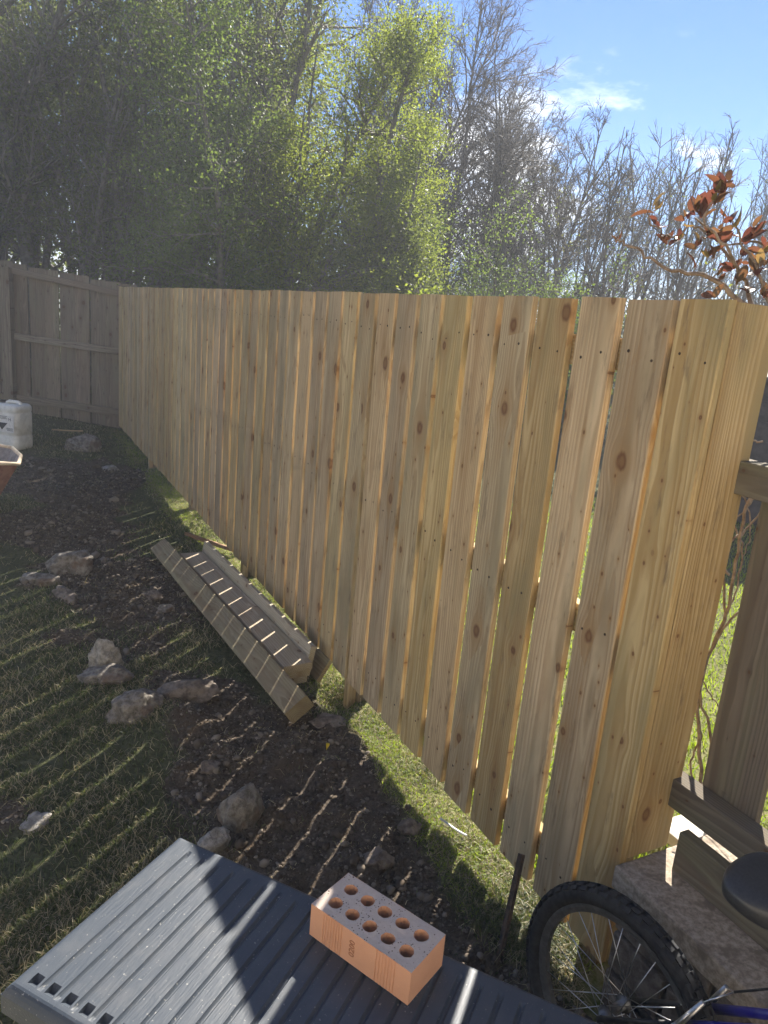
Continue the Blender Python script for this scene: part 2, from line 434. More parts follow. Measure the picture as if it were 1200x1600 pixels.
MAT['jerry'] = noise_mat('cloudy_polythene', (0.62, 0.60, 0.52), (0.76, 0.74, 0.66), 14, 0.45, 0.1, 0.004, c3=(0.42, 0.38, 0.29))
MAT['paper'] = noise_mat('faded_label', (0.62, 0.60, 0.55), (0.74, 0.72, 0.68), 60, 0.7, 0.0)
MAT['ink'] = noise_mat('label_ink', (0.02, 0.02, 0.025), (0.05, 0.05, 0.055), 60, 0.6, 0.0)
MAT['tray'] = noise_mat('worn_grey_metal', (0.16, 0.145, 0.135), (0.30, 0.27, 0.25), 11, 0.75, 0.2, 0.004, c3=(0.34, 0.27, 0.20))
MAT['red'] = noise_mat('faded_red_paint', (0.20, 0.085, 0.062), (0.30, 0.15, 0.11), 18, 0.55, 0.1, 0.002, c3=(0.18, 0.08, 0.05))
MAT['redtoy'] = noise_mat('red_plastic', (0.55, 0.03, 0.03), (0.68, 0.06, 0.05), 12, 0.5, 0.0)
MAT['cement'] = noise_mat('dried_cement', (0.50, 0.40, 0.28), (0.68, 0.57, 0.42), 22, 0.9, 0.4, 0.004)
MAT['darkboard'] = noise_mat('dark_stain', (0.030, 0.028, 0.034), (0.055, 0.05, 0.056), 14, 0.8, 0.2, 0.004)
MAT['white'] = noise_mat('white_board', (0.42, 0.39, 0.33), (0.56, 0.53, 0.46), 14, 0.7, 0.1)

# ------------------------------------------------------------------ ground
def sm(a, b, x):
    t = np.clip((x - a) / (b - a), 0, 1); return t * t * (3 - 2 * t)
rs = np.random.RandomState(5)
def make_vnoise(seed, n=64):
    g = np.random.RandomState(seed).rand(n, n)
    def f(x, y):
        xi = np.floor(x).astype(int); yi = np.floor(y).astype(int)
        u = x - xi; v = y - yi
        u = u * u * (3 - 2 * u); v = v * v * (3 - 2 * v)
        a = g[xi % n, yi % n]; b_ = g[(xi + 1) % n, yi % n]; c = g[xi % n, (yi + 1) % n]; d = g[(xi + 1) % n, (yi + 1) % n]
        return (a * (1 - u) + b_ * u) * (1 - v) + (c * (1 - u) + d * u) * v
    return f
vn1, vn2, vn3, vn4 = make_vnoise(1), make_vnoise(2), make_vnoise(3), make_vnoise(4)
def blob(x, y, cx, cy, rx, ry, rot=0.0):
    c, s = math.cos(rot), math.sin(rot)
    dx, dy = x - cx, y - cy
    return np.exp(-(((dx * c + dy * s) / rx) ** 2 + ((-dx * s + dy * c) / ry) ** 2))
def soil_amount(x, y):
    """1 where the turf has been dug away, 0 on grass"""
    a = (x - FO.x) * FD.x + (y - FO.y) * FD.y
    o = (x - FO.x) * FN.x + (y - FO.y) * FN.y
    nz = vn1(x * 2.3 + 7, y * 2.3) * 0.6 + vn2(x * 6 + 3, y * 6) * 0.4
    s = 1.05 * blob(a, o, -1.35, 0.62, 0.55, 0.40) + 1.1 * blob(a, o, -0.45, 0.50, 0.62, 0.36)
    s += 0.9 * blob(a, o, -3.1, 0.75, 0.75, 0.45) + 0.95 * blob(a, o, -4.8, 0.95, 0.9, 0.6)
    s += 1.0 * blob(a, o, -6.6, 0.75, 1.1, 0.75) + 0.7 * blob(a, o, 0.3, 0.35, 0.5, 0.4)
    s += 0.55 * blob(a, o, -1.65, 0.05, 0.16, 0.14) + 0.6 * blob(a, o, -3.6, 0.08, 0.3, 0.14) + 0.5 * blob(a, o, -1.2, 1.5, 0.12, 0.12)
    s = s + (nz - 0.5) * 1.1
    s = s * sm(-0.03, 0.16, o + 0.10 * (nz - 0.5) * 2)
    return sm(0.36, 0.62, s)
def ground_z(x, y):
    x = np.asarray(x, float); y = np.asarray(y, float)
    a = (x - FO.x) * FD.x + (y - FO.y) * FD.y
    o = (x - FO.x) * FN.x + (y - FO.y) * FN.y
    z = 0.10 * sm(-3.6, -6.5, x) * sm(6.5, 10, y)
    z = z + 0.10 * sm(7.5, 10.2, y) * sm(1.0, -1.0, o * -1)
    z = z + 0.03 * (vn1(x * 0.9, y * 0.9) - 0.5) + 0.012 * (vn2(x * 4, y * 4) - 0.5)
    s = soil_amount(x, y)
    z = z + s * (0.050 * (vn3(x * 7, y * 7) - 0.45) + 0.032 * (vn4(x * 19, y * 19) - 0.5) + 0.018 * (vn2(x * 43, y * 43) - 0.5))
    z = z + 0.07 * blob(a, o, -1.6, 0.80, 0.28, 0.20) + 0.04 * blob(a, o, -0.55, 0.35, 0.22, 0.18)
    z = z - 0.10 * blob(a, o, -1.64, 0.03, 0.10, 0.09) - 0.08 * blob(a, o, -7.05, 0.03, 0.12, 0.10) - 0.05 * blob(a, o, -3.43, 0.03, 0.12, 0.10)
    # the neighbour's side lies a little higher at the near end
    z = z + 0.22 * sm(-0.25, -0.6, o) * sm(-1.2, 0.2, a) * sm(6.0, 3.0, y)
    return z
def gz(x, y):
    return float(ground_z(np.array([x]), np.array([y]))[0])

def grid_axis(lo_, hi_, f0, f1, fine, coarse):
    pts = list(np.arange(f0, f1, fine))
    s, p = fine, f0
    left = []
    while p > lo_:
        s *= 1.25; p -= s; left.append(p)
    s, p = fine, pts[-1]
    right = []
    while p < hi_:
        s *= 1.25; p += s; right.append(p)
    return np.array(left[::-1] + pts + right)
gx = grid_axis(-600, 600, -3.4, 1.6, 0.022, 0)
gy = grid_axis(-600, 900, 1.2, 6.6, 0.022, 0)
GX, GY = np.meshgrid(gx, gy, indexing='ij')
far = sm(60, 25, np.hypot(GX, GY - 8))
GZ = ground_z(GX, GY) * far
V = np.stack([GX, GY, GZ], -1).reshape(-1, 3)
nx_, ny_ = len(gx), len(gy)
ii, jj = np.meshgrid(np.arange(nx_ - 1), np.arange(ny_ - 1), indexing='ij')
q0 = (ii * ny_ + jj).ravel()
FQ = np.stack([q0, q0 + ny_, q0 + ny_ + 1, q0 + 1], 1)
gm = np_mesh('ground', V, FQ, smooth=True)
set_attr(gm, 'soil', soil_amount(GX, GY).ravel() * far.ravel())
GO = (GX - FO.x) * FN.x + (GY - FO.y) * FN.y
GA = (GX - FO.x) * FD.x + (GY - FO.y) * FD.y
set_attr(gm, 'sunlit_thatch', (sm(0.22, 0.02, GO + 0.10 * (vn2(GX * 6, GY * 6) - 0.5)) * sm(-7.0, -0.3, GO) * sm(-9.5, -9.0, GA) * sm(6.0, 2.0, GA)).ravel())  # pale dry grass, lightened further to paint in the sunlit strip by the fence
m, n, l, b, o = new_mat('garden_earth')
tcn = N(n, 'ShaderNodeTexCoord')
sa = N(n, 'ShaderNodeAttribute', attribute_name='soil')
n1 = N(n, 'ShaderNodeTexNoise'); n1.inputs['Scale'].default_value = 38; n1.inputs['Detail'].default_value = 9; n1.inputs['Roughness'].default_value = 0.7
n2 = N(n, 'ShaderNodeTexNoise'); n2.inputs['Scale'].default_value = 4.5; n2.inputs['Detail'].default_value = 6
vo = N(n, 'ShaderNodeTexVoronoi'); vo.inputs['Scale'].default_value = 85
for q in (n1, n2, vo): l.new(tcn.outputs['Object'], q.inputs['Vector'])
soilc = mixc(n, l, rng_(n, l, n1.outputs['Fac'], 0.32, 0.7), (0.050, 0.040, 0.031), (0.125, 0.100, 0.077))
soilc = mixc(n, l, rng_(n, l, n2.outputs['Fac'], 0.45, 0.7), soilc, (0.085, 0.062, 0.043))
peb = M_(n, l, 'MULTIPLY', rng_(n, l, vo.outputs['Distance'], 0.32, 0.18), rng_(n, l, n1.outputs['Fac'], 0.52, 0.6))
soilc = mixc(n, l, M_(n, l, 'MULTIPLY', peb, 0.5), soilc, (0.20, 0.165, 0.13))
turf = mixc(n, l, rng_(n, l, n1.outputs['Fac'], 0.35, 0.68), (0.040, 0.050, 0.022), (0.115, 0.115, 0.058))
turf = mixc(n, l, rng_(n, l, n2.outputs['Fac'], 0.40, 0.65), turf, (0.07, 0.075, 0.035))
th_ = N(n, 'ShaderNodeAttribute', attribute_name='sunlit_thatch')
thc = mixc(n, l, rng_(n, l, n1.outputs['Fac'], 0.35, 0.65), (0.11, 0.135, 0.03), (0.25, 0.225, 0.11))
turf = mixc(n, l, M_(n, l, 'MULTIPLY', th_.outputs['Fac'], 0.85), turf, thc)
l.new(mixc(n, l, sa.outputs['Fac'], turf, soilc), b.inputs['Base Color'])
b.inputs['Roughness'].default_value = 1.0
b.inputs['Specular IOR Level'].default_value = 0.1
bp = N(n, 'ShaderNodeBump'); bp.inputs['Strength'].default_value = 0.9; bp.inputs['Distance'].default_value = 0.02
l.new(M_(n, l, 'ADD', n1.outputs['Fac'], M_(n, l, 'MULTIPLY', vo.outputs['Distance'], -0.25)), bp.inputs['Height'])
l.new(bp.outputs[0], b.inputs['Normal'])
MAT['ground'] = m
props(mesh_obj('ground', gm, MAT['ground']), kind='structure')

# ------------------------------------------------------------------ timber pieces
def board_mesh(name, c0, wv, tv, lv, w, t, L, rnd, warp=0.002, nseg=7, ch=0.0025, taper=0.0, endcut=0.0):
    """Plank: origin c0 is the centre of one end; wv/tv/lv unit vectors across, through and along."""
    sec = [(-w / 2 + ch, -t / 2), (w / 2 - ch, -t / 2), (w / 2, -t / 2 + ch), (w / 2, t / 2 - ch),
           (w / 2 - ch, t / 2), (-w / 2 + ch, t / 2), (-w / 2, t / 2 - ch), (-w / 2, -t / 2 + ch)]
    ph1, ph2 = rnd.uniform(0, 6.28), rnd.uniform(0, 6.28)
    verts, bco = [], []
    for i in range(nseg + 1):
        s = i / nseg
        bx = warp * (math.sin(s * 2.6 + ph1) - math.sin(ph1) * (1 - s) - math.sin(2.6 + ph1) * s)
        by = warp * 1.2 * (math.sin(s * 3.1 + ph2) - math.sin(ph2) * (1 - s) - math.sin(3.1 + ph2) * s)
        for (a, d) in sec:
            ec = endcut * a if i == nseg else 0.0
            verts.append(c0 + wv * (a + bx) + tv * (d + by) + lv * (s * L + ec))
            bco.append((a, d, s * L))
    faces = []
    for i in range(nseg):
        for j in range(8):
            k = (j + 1) % 8
            faces.append((i * 8 + j, i * 8 + k, (i + 1) * 8 + k, (i + 1) * 8 + j))
    faces.append(tuple(range(8))[::-1]); faces.append(tuple(nseg * 8 + j for j in range(8)))
    me = bpy.data.meshes.new(name)
    me.from_pydata([tuple(v) for v in verts], [], faces)
    a_ = me.attributes.new('bco', 'FLOAT_VECTOR', 'POINT')
    a_.data.foreach_set('vector', np.array(bco, np.float32).ravel())
    bm = bmesh.new(); bm.from_mesh(me); bmesh.ops.recalc_face_normals(bm, faces=bm.faces); bm.to_mesh(me); bm.free()
    return me
UP = Vector((0, 0, 1))
PB = 0.180565
TB = 0.0235
FT, FB = 1.906, 0.103
rnd = random.Random(11)
fence = empty('timber_fence', F(-4.5, -0.02, 0), 'long new fence of upright pale timber boards with narrow gaps', 'fence')
nail_me = None
def nail_mesh():
    global nail_me
    if nail_me is None:
        bm = bmesh.new()
        bmesh.ops.create_circle(bm, cap_ends=True, segments=8, radius=0.0036)
        r = bmesh.ops.extrude_face_region(bm, geom=list(bm.faces))
        for v in r['geom']:
            if isinstance(v, bmesh.types.BMVert): v.co.z += 0.0009
        nail_me = bpy.data.meshes.new('nail'); bm.to_mesh(nail_me); bm.free()
        nail_me.materials.append(MAT['nailhole'])
    return nail_me
NROT = Matrix((FD, UP, FN)).transposed().to_3x3()
def put_nail(parent, P, rot=None):
    o = bpy.data.objects.new('nail', nail_mesh())
    COL.objects.link(o); o.parent = parent
    off = parent.location + (parent.parent.location if parent.parent else Vector())
    o.location = P - off
    o.rotation_euler = (rot or NROT).to_euler()
    o.scale = (rnd.uniform(0.8, 1.3),) * 2 + (1,)
RAILZ = (0.235, 1.008, 1.765)
for k in range(-50, 2):
    a1 = k * PB + rnd.uniform(-0.003, 0.003)
    w = 0.1515 + rnd.uniform(-0.0025, 0.002)
    if k == 1: a1 = 0.160; w = 0.142
    top = FT + rnd.uniform(-0.004, 0.003)
    bot = FB + rnd.uniform(-0.009, 0.007)
    lean = rnd.gauss(0, 0.0013)
    lv = (UP + FD * lean).normalized()
    c0 = F(a1 - w / 2, -TB / 2 + rnd.uniform(-0.0008, 0.0008), bot) - FD * lean * 0.9
    me = board_mesh('board', c0, FD, FN, lv, w, TB, top - bot, rnd, warp=0.0022, endcut=rnd.uniform(-0.02, 0.02))
    bo = mesh_obj('board', me, MAT['pine'], fence)
    if k > -26:
        for z in RAILZ:
            for s in (-0.26, 0.24):
                put_nail(bo, F(a1 - w / 2 + s * w + rnd.uniform(-0.008, 0.008), 0.0002, z + rnd.uniform(-0.022, 0.022)))
# closing board on the end, at right angles to the run
me = board_mesh('board', F(0.152, -0.0985, 0.447), FN, FD, UP, 0.150, 0.0205, FT - 0.447, rnd, warp=0.001)
mesh_obj('board', me, MAT['pine'], fence)
posts = [-50.2, -39.0, -29.0, -19.0, -9.03, 0.55]
for i in range(5):
    aL, aR = posts[i] * PB, posts[i + 1] * PB
    if i == 4: aR = 0.138
    for z in RAILZ:
        me = board_mesh('rail', F(aL + 0.002, -TB - 0.0205, z), UP, FN, FD, 0.085, 0.038, aR - aL - 0.004, rnd, warp=0.001)
        mesh_obj('rail', me, MAT['pine'], fence)
for i, k in enumerate(posts):
    zt = FT - 0.09
    a = k * PB
    if i == 5: a -= 0.05
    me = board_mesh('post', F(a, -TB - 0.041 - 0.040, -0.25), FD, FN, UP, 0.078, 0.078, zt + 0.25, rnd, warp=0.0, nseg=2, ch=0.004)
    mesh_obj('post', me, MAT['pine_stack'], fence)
# posts' feet step forward under the boards where the holes were dug
for k in (-9.03, -39.0, -19.0):
    me = board_mesh('post', F(k * PB - 0.012, -0.052, -0.2), FD, FN, UP, 0.05, 0.06, 0.32, rnd, warp=0.0, nseg=1, ch=0.003)
    mesh_obj('post', me, MAT['pine'], fence)

# ------------------------------------------------------------------ old fence closing the far end
ofence = empty('old_fence', (-5.2, 10.05, 0.1), 'weathered grey brown board fence with three rails across far end', 'fence')
X0 = -3.64
def slope(x, s): return (X0 - x) * s
k = 0
x = X0 + 0.15
while x > -9.2:
    w = 0.185 + rnd.uniform(-0.008, 0.008)
    over = (k % 2 == 0)
    top = 1.955 + slope(x, 0.095) + rnd.uniform(-0.012, 0.012)
    me = board_mesh('board', Vector((x - w / 2, 10.075 + (0.018 if over else 0.0), 0.02 + slope(x, 0.03))), Vector((1, 0, 0)), Vector((0, -1, 0)), UP,
                    w + (0.025 if over else 0), 0.017, top - 0.02 - slope(x, 0.03), rnd, warp=0.004, endcut=rnd.uniform(-0.03, 0.03))
    mesh_obj('board', me, MAT['old_wood_far'], ofence)
    x -= 0.203; k += 1
for z0, s, hh in ((1.815, 0.118, 0.075), (1.075, 0.055, 0.085), (0.265, 0.045, 0.10)):
    for xa, xb in ((X0 + 0.1, -5.08), (-5.22, -7.0), (-7.1, -9.2)):
        A = Vector((xa, 10.035, z0 + slope(xa, s))); B = Vector((xb, 10.035, z0 + slope(xb, s)))
        d = (B - A); L = d.length; d.normalize()
        me = board_mesh('rail', A, Vector((-d.z, 0, d.x)), Vector((0, -1, 0)), d, hh, 0.05, L, rnd, warp=0.004)
        mesh_obj('rail', me, MAT['old_wood_far'], ofence)
for px_ in (-5.15, -7.05, -9.2):
    me = board_mesh('post', Vector((px_, 10.0, -0.1)), Vector((1, 0, 0)), Vector((0, -1, 0)), UP, 0.125, 0.12, 2.09 + slope(px_, 0.02), rnd, warp=0.0, nseg=3)
    mesh_obj('post', me, MAT['old_wood_far'], ofence)

# ------------------------------------------------------------------ old fence beyond the step, at the right
rfence = empty('old_picket_fence', F(0.6, -0.22, 0.3), 'old brown board fence with wide gaps behind the bicycle', 'fence')
ro = -0.215
for a, w, lean in ((0.288, 0.168, -0.012), (0.487, 0.17, 0.0), (0.70, 0.17, 0.004), (0.92, 0.17, 0.0), (1.13, 0.17, -0.004), (1.34, 0.17, 0.0), (1.56, 0.17, 0.0)):
    me = board_mesh('board', F(a, ro, 0.56), FD, FN, (UP + FD * lean).normalized(), w, 0.02, 1.02 if a < 0.4 else 0.99, rnd, warp=0.004)
    mesh_obj('board', me, MAT['old_wood'], rfence)
for z in (0.625, 1.505):
    me = board_mesh('rail', F(0.10, ro + 0.045, z), UP, FN, FD, 0.082, 0.062, 1.7, rnd, warp=0.003)
    mesh_obj('rail', me, MAT['old_wood'], rfence)
me = board_mesh('gravel_board', F(0.235, ro + 0.085, 0.50), UP, FN, FD, 0.118, 0.035, 1.6, rnd, warp=0.003)
mesh_obj('gravel_board', me, MAT['old_wood'], rfence)
me = board_mesh('post', F(1.72, ro - 0.03, 0.1), FD, FN, UP, 0.09, 0.09, 1.5, rnd, warp=0.0, nseg=2)
mesh_obj('post', me, MAT['old_wood'], rfence)

# ------------------------------------------------------------------ raised concrete step
step = empty('concrete_step', F(0.8, -0.2, 0), 'raised rough concrete step with block sides beside the bicycle', 'step')
bm = bmesh.new()
add_box(bm, F(0.95, -0.235, 0.408), FD * 0.785, FN * 0.262, UP * 0.034, 0.008)
bm_obj('slab', bm, MAT['concrete'], step)
for r_ in range(3):
    for c in range(5):
        a0 = 0.185 + c * 0.31 - (0.12 if r_ % 2 else 0)
        a1 = min(a0 + 0.296, 1.72); a0 = max(a0, 0.185)
        if a1 - a0 < 0.05: continue
        z0 = 0.0 + r_ * 0.125
        box_obj('block', F((a0 + a1) / 2, -0.02 + rnd.uniform(-0.004, 0.004), z0 + 0.058), FD * ((a1 - a0) / 2), FN * 0.028, UP * 0.056, MAT['stone_dark'], step, 0.006)
box_obj('core', F(0.95, -0.25, 0.18), FD * 0.74, FN * 0.195, UP * 0.192, MAT['stone_dark'], step, 0.0)
MAT_STONE_END = MAT['stone_dark']

# ------------------------------------------------------------------ timber lying by the fence
def plank(name, A, B, w, t, tilt, mat, label, cat='timber', group=None, up=UP):
    A, B = Vector(A), Vector(B)
    d = (B - A); L = d.length; d.normalize()
    s = d.cross(up).normalized(); u = s.cross(d).normalized()
    wv = s * math.cos(tilt) + u * math.sin(tilt); tv = wv.cross(d)
    me = board_mesh(name, A, wv, tv, d, w, t, L, rnd, warp=0.003, ch=0.003)
    return props(mesh_obj(name, me, mat), label, cat, group)
G1 = 'spare timber stacked by the fence'
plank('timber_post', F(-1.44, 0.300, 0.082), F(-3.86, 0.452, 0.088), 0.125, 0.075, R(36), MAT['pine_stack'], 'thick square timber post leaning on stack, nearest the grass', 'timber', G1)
for i in range(3):
    plank('timber_board', F(-1.80 + 0.015 * i, 0.198 - 0.006 * i, 0.028 + 0.041 * i), F(-3.55 - 0.01 * i, 0.300, 0.030 + 0.041 * i), 0.155, 0.039, R(rnd.uniform(-1, 1)),
          MAT['pine_board'], ('bottom board of the timber stack lying on the soil', 'middle board of the timber stack', 'top board of the timber stack, flat and striped with sunlight')[i], 'timber', G1)
plank('timber_board', F(-1.83, 0.098, 0.106), F(-3.62, 0.198, 0.114), 0.16, 0.03, R(80), MAT['pine_board'], 'board standing on edge against the timber stack', 'timber', G1)
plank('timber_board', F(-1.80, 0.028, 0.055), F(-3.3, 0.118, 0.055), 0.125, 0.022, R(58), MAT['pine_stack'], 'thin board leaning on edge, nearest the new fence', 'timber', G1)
plank('broken_plank', (-1.53, 5.62, 0.03), (-1.09, 5.27, 0.05), 0.055, 0.025, R(15), MAT['bark_wood'], 'splintered reddish plank on the lit grass by the fence', 'plank')
plank('wooden_lath', (-4.12, 8.95, 0.15), (-3.78, 9.05, 0.15), 0.028, 0.015, R(5), MAT['pine'], 'thin pale lath on the ground beside the plastic can', 'lath')
plank('white_stick', F(-0.62, 0.05, 0.035), F(-0.51, 0.005, 0.03), 0.012, 0.006, R(10), MAT['wire'], 'short pale stick lying at the foot of the fence', 'stick')

# ------------------------------------------------------------------ stones
def rock_mesh(seed, sx_, sy_, sz_, amp=0.22, flat=0.35, sub=4):
    bm = bmesh.new()
    bmesh.ops.create_icosphere(bm, subdivisions=sub, radius=1.0)
    off = Vector((seed * 3.17, seed * 1.91, seed * 0.77))
    r = random.Random(seed)
    planes = [(Vector((r.gauss(0, 1), r.gauss(0, 1), r.gauss(0, 1))).normalized(), r.uniform(0.62, 0.9)) for _ in range(9)]
    for v in bm.verts:
        p = v.co.copy()
        for nrm, d in planes:
            e = p.dot(nrm) - d
            if e > 0: p -= nrm * e * 0.85
        nn = noise.fractal(p * 1.7 + off, 1.0, 2.0, 5)
        n2_ = noise.fractal(p * 7 + off, 0.9, 2.0, 3)
        p = p * (1 + amp * nn + 0.035 * n2_)
        if p.z < -flat: p.z = -flat + (p.z + flat) * 0.2
        v.co = Vector((p.x * sx_, p.y * sy_, p.z * sz_))
    me = bpy.data.meshes.new('rock')
    bm.to_mesh(me); bm.free()
    me.polygons.foreach_set('use_smooth', [True] * len(me.polygons))
    return me
def rock(name, P, size, seed, mat, label, rot=0.0, tilt=(0, 0), dz=0.0, cat='stone', group='dug-up stones lying on the ground'):
    me = rock_mesh(seed, *size)
    o = mesh_obj(name, me, MAT[mat])
    o.location = Vector((P[0], P[1], gz(P[0], P[1]) + size[2] * 0.30 + dz))
    o.rotation_euler = (tilt[0], tilt[1], rot)
    return props(o, label, cat, group)
rock('stone', (-2.02, 4.62), (0.145, 0.11, 0.105), 3, 'stone', 'large reddish stone, uppermost of the three on the left', 0.4)
rock('stone', (-2.10, 4.36), (0.12, 0.07, 0.055), 8, 'stone', 'flat stone just below the large reddish one on the left', 0.2)
rock('stone', (-1.86, 4.16), (0.13, 0.05, 0.045), 12, 'stone_dark', 'long narrow stone lowest of the three on the left', -0.7)
rock('stone', (-1.275, 3.27), (0.125, 0.075, 0.06), 21, 'stone', 'low lumpy stone with a paler upright piece behind it', 0.15)
rock('stone', (-1.305, 3.36), (0.078, 0.05, 0.125), 27, 'stone_pale', 'pale upright stone standing behind the low lumpy one', 0.1, (0.15, 0.0), 0.03)
rock('stone', (-1.00, 2.93), (0.125, 0.09, 0.085), 33, 'stone', 'rough reddish stone at the foot of the soil heap', 0.5)
rock('stone', (-0.82, 3.12), (0.15, 0.085, 0.055), 39, 'stone_dark', 'flat earth-covered stone on top of the soil heap', 0.25)
rock('stone', (-0.418, 2.33), (0.078, 0.075, 0.105), 45, 'stone', 'tall rounded stone behind the storage box', 0.9, (0.1, 0.1))
rock('stone', (-0.475, 2.185), (0.062, 0.05, 0.05), 51, 'stone_pale', 'small pale stone between the tall stone and the storage box', 0.6)
rock('stone', (0.20, 2.36), (0.045, 0.035, 0.033), 57, 'stone_dark', 'dark stone in the shade near the foot of the fence', 0.2)
rock('stone', (0.085, 2.17), (0.06, 0.045, 0.038), 63, 'stone_dark', 'dark stone just above the perforated brick', 0.4)
rock('stone', (-3.54, 8.5), (0.20, 0.15, 0.14), 69, 'stone', 'grey stone lying alone near the far fence', 0.3)
rock('stone', (-1.10, 2.20), (0.06, 0.045, 0.02), 75, 'stone_pale', 'flat whitish stone sunk in the grass at the left', 1.2)
rock('stone', (-1.37, 4.30), (0.06, 0.045, 0.04), 81, 'stone_dark', 'small stone in the rubble left of the timber stack', 0.2)
rock('stone', (-1.24, 4.12), (0.05, 0.04, 0.03), 87, 'stone', 'small light stone in the rubble beside the timber post', 0.8)
rock('stone', (-0.60, 2.60), (0.045, 0.035, 0.028), 93, 'stone_dark', 'small dark stone on bare soil above the tall rounded one', 0.8)
rock('stone', (-0.17, 3.05), (0.085, 0.06, 0.028), 99, 'stone_dark', 'grey concrete lump by the post hole at the timber end', 0.3)
rock('stone', (-2.95, 7.75), (0.10, 0.08, 0.05), 101, 'stone_pale', 'small pale stone on the soil near the far fence', 0.3)

# loose clods and gravel: one uncountable mass
def clod_mass(n_, seed):
    r = np.random.RandomState(seed)
    bm = bmesh.new(); bmesh.ops.create_icosphere(bm, subdivisions=1, radius=1.0)
    bv = np.array([v.co[:] for v in bm.verts]); bf = np.array([[v.index for v in f_.verts] for f_ in bm.faces]); bm.free()
    pts = []
    while len(pts) < n_:
        a = r.uniform(-7.5, 0.7, 4000); o_ = r.uniform(0.02, 1.9, 4000)
        x = FO.x + FD.x * a + FN.x * o_; y = FO.y + FD.y * a + FN.y * o_
        keep = r.rand(4000) < soil_amount(x, y) * np.clip(2.6 / np.maximum(y, 1), 0.12, 1.0) ** 1.3 * (0.35 + 0.9 * vn3(x * 3.1, y * 3.1))
        pts += list(zip(x[keep], y[keep]))
    pts = np.array(pts[:n_])
    s = 0.0025 + 0.0095 * r.rand(n_) ** 2.2 + 0.022 * (r.rand(n_) > 0.972) * r.rand(n_)
    s *= np.clip(pts[:, 1] / 4.0, 0.8, 1.35)
    z = ground_z(pts[:, 0], pts[:, 1]) + s * 0.2
    sc = r.uniform(0.6, 1.25, (n_, 1, 3)) * s[:, None, None]
    jit = 1 + r.uniform(-0.28, 0.28, (n_, len(bv), 1))
    th = r.uniform(0, 6.28, n_); c, s_ = np.cos(th), np.sin(th)
    L = bv[None] * jit * sc
    X = L[..., 0] * c[:, None] - L[..., 1] * s_[:, None]; Y = L[..., 0] * s_[:, None] + L[..., 1] * c[:, None]
    V_ = np.stack([X + pts[:, 0:1], Y + pts[:, 1:2], L[..., 2] * 0.8 + z[:, None]], -1)
    F_ = bf[None] + (np.arange(n_) * len(bv))[:, None, None]
    me = np_mesh('soil_clods', V_.reshape(-1, 3), F_.reshape(-1, 3), smooth=True)
    set_attr(me, 'var', np.repeat(r.rand(n_) ** 4, len(bv)))
    return me
m, n, l, b, o = new_mat('clods')
at_ = N(n, 'ShaderNodeAttribute', attribute_name='var')
l.new(mixc(n, l, at_.outputs['Fac'], (0.068, 0.054, 0.042), (0.24, 0.205, 0.165)), b.inputs['Base Color'])
b.inputs['Roughness'].default_value = 1.0; b.inputs['Specular IOR Level'].default_value = 0.1
MAT['clods'] = m
props(mesh_obj('soil_clods', clod_mass(26000, 3), MAT['clods']), 'loose clods of earth and gravel on the dug soil', 'soil', kind='stuff')

# ------------------------------------------------------------------ grass
def blades(name, x, y, h, wd, seed, lean=0.6):
    r = np.random.RandomState(seed)
    n_ = len(x)
    z = ground_z(x, y) - 0.002
    th = r.uniform(0, 6.28, n_); ph = r.uniform(0, 6.28, n_)
    ln = lean * (0.25 + 0.75 * r.rand(n_)) * h
    wx, wy = np.cos(th) * wd * 0.5, np.sin(th) * wd * 0.5
    lx, ly = np.cos(ph) * ln, np.sin(ph) * ln
    B = np.stack([x, y, z], -1)
    Wv = np.stack([wx, wy, 0 * wx], -1)
    mid = B + np.stack([lx * 0.35, ly * 0.35, h * 0.6], -1)
    tip = B + np.stack([lx, ly, h * (1 - 0.35 * (ln / np.maximum(h, 1e-6)) ** 2)], -1)
    V_ = np.stack([B - Wv, B + Wv, mid + Wv * 0.8, mid - Wv * 0.8, tip], 1)
    base = (np.arange(n_) * 5)[:, None]
    F_ = np.concatenate([base + np.array([0, 1, 2]), base + np.array([0, 2, 3]), base + np.array([3, 2, 4])])
    me = np_mesh(name, V_.reshape(-1, 3), F_)
    set_attr(me, 'var', np.repeat(r.rand(n_), 5))
    return me
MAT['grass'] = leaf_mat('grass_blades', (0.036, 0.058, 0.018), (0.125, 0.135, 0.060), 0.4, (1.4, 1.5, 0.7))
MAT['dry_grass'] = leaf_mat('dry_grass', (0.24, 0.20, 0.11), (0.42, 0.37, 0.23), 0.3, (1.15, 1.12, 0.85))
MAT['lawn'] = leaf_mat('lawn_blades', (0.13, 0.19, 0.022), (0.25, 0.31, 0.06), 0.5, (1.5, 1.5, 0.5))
r = np.random.RandomState(17)
def scatter(n_, fn):
    xs, ys = [], []
    tot = 0
    while tot < n_:
        x, y, k_ = fn(20000)
        xs.append(x[k_]); ys.append(y[k_]); tot += k_.sum()
    return np.concatenate(xs)[:n_], np.concatenate(ys)[:n_]
def garden(nn):
    y = 1.35 + (r.rand(nn) ** 1.7) * 8.6
    x = (0.25 - 1.75 * r.rand(nn) ** 1.35) * (y * 0.62 + 0.4) + 0.30
    a = (x - FO.x) * FD.x + (y - FO.y) * FD.y; o_ = (x - FO.x) * FN.x + (y - FO.y) * FN.y
    s = soil_amount(x, y)
    patch = 0.06 + 0.95 * sm(0.30, 0.72, vn2(x * 1.6 + 9, y * 1.6) * 0.5 + vn4(x * 5.5, y * 5.5) * 0.5)
    k_ = (o_ > -0.12) & (r.rand(nn) < (1 - 0.985 * s) * patch)
    return x, y, k_
x, y = scatter(120000, garden)
h = (0.010 + 0.022 * r.rand(len(x))) * (0.6 + 1.3 * vn1(x * 3.1, y * 3.1) ** 1.5)
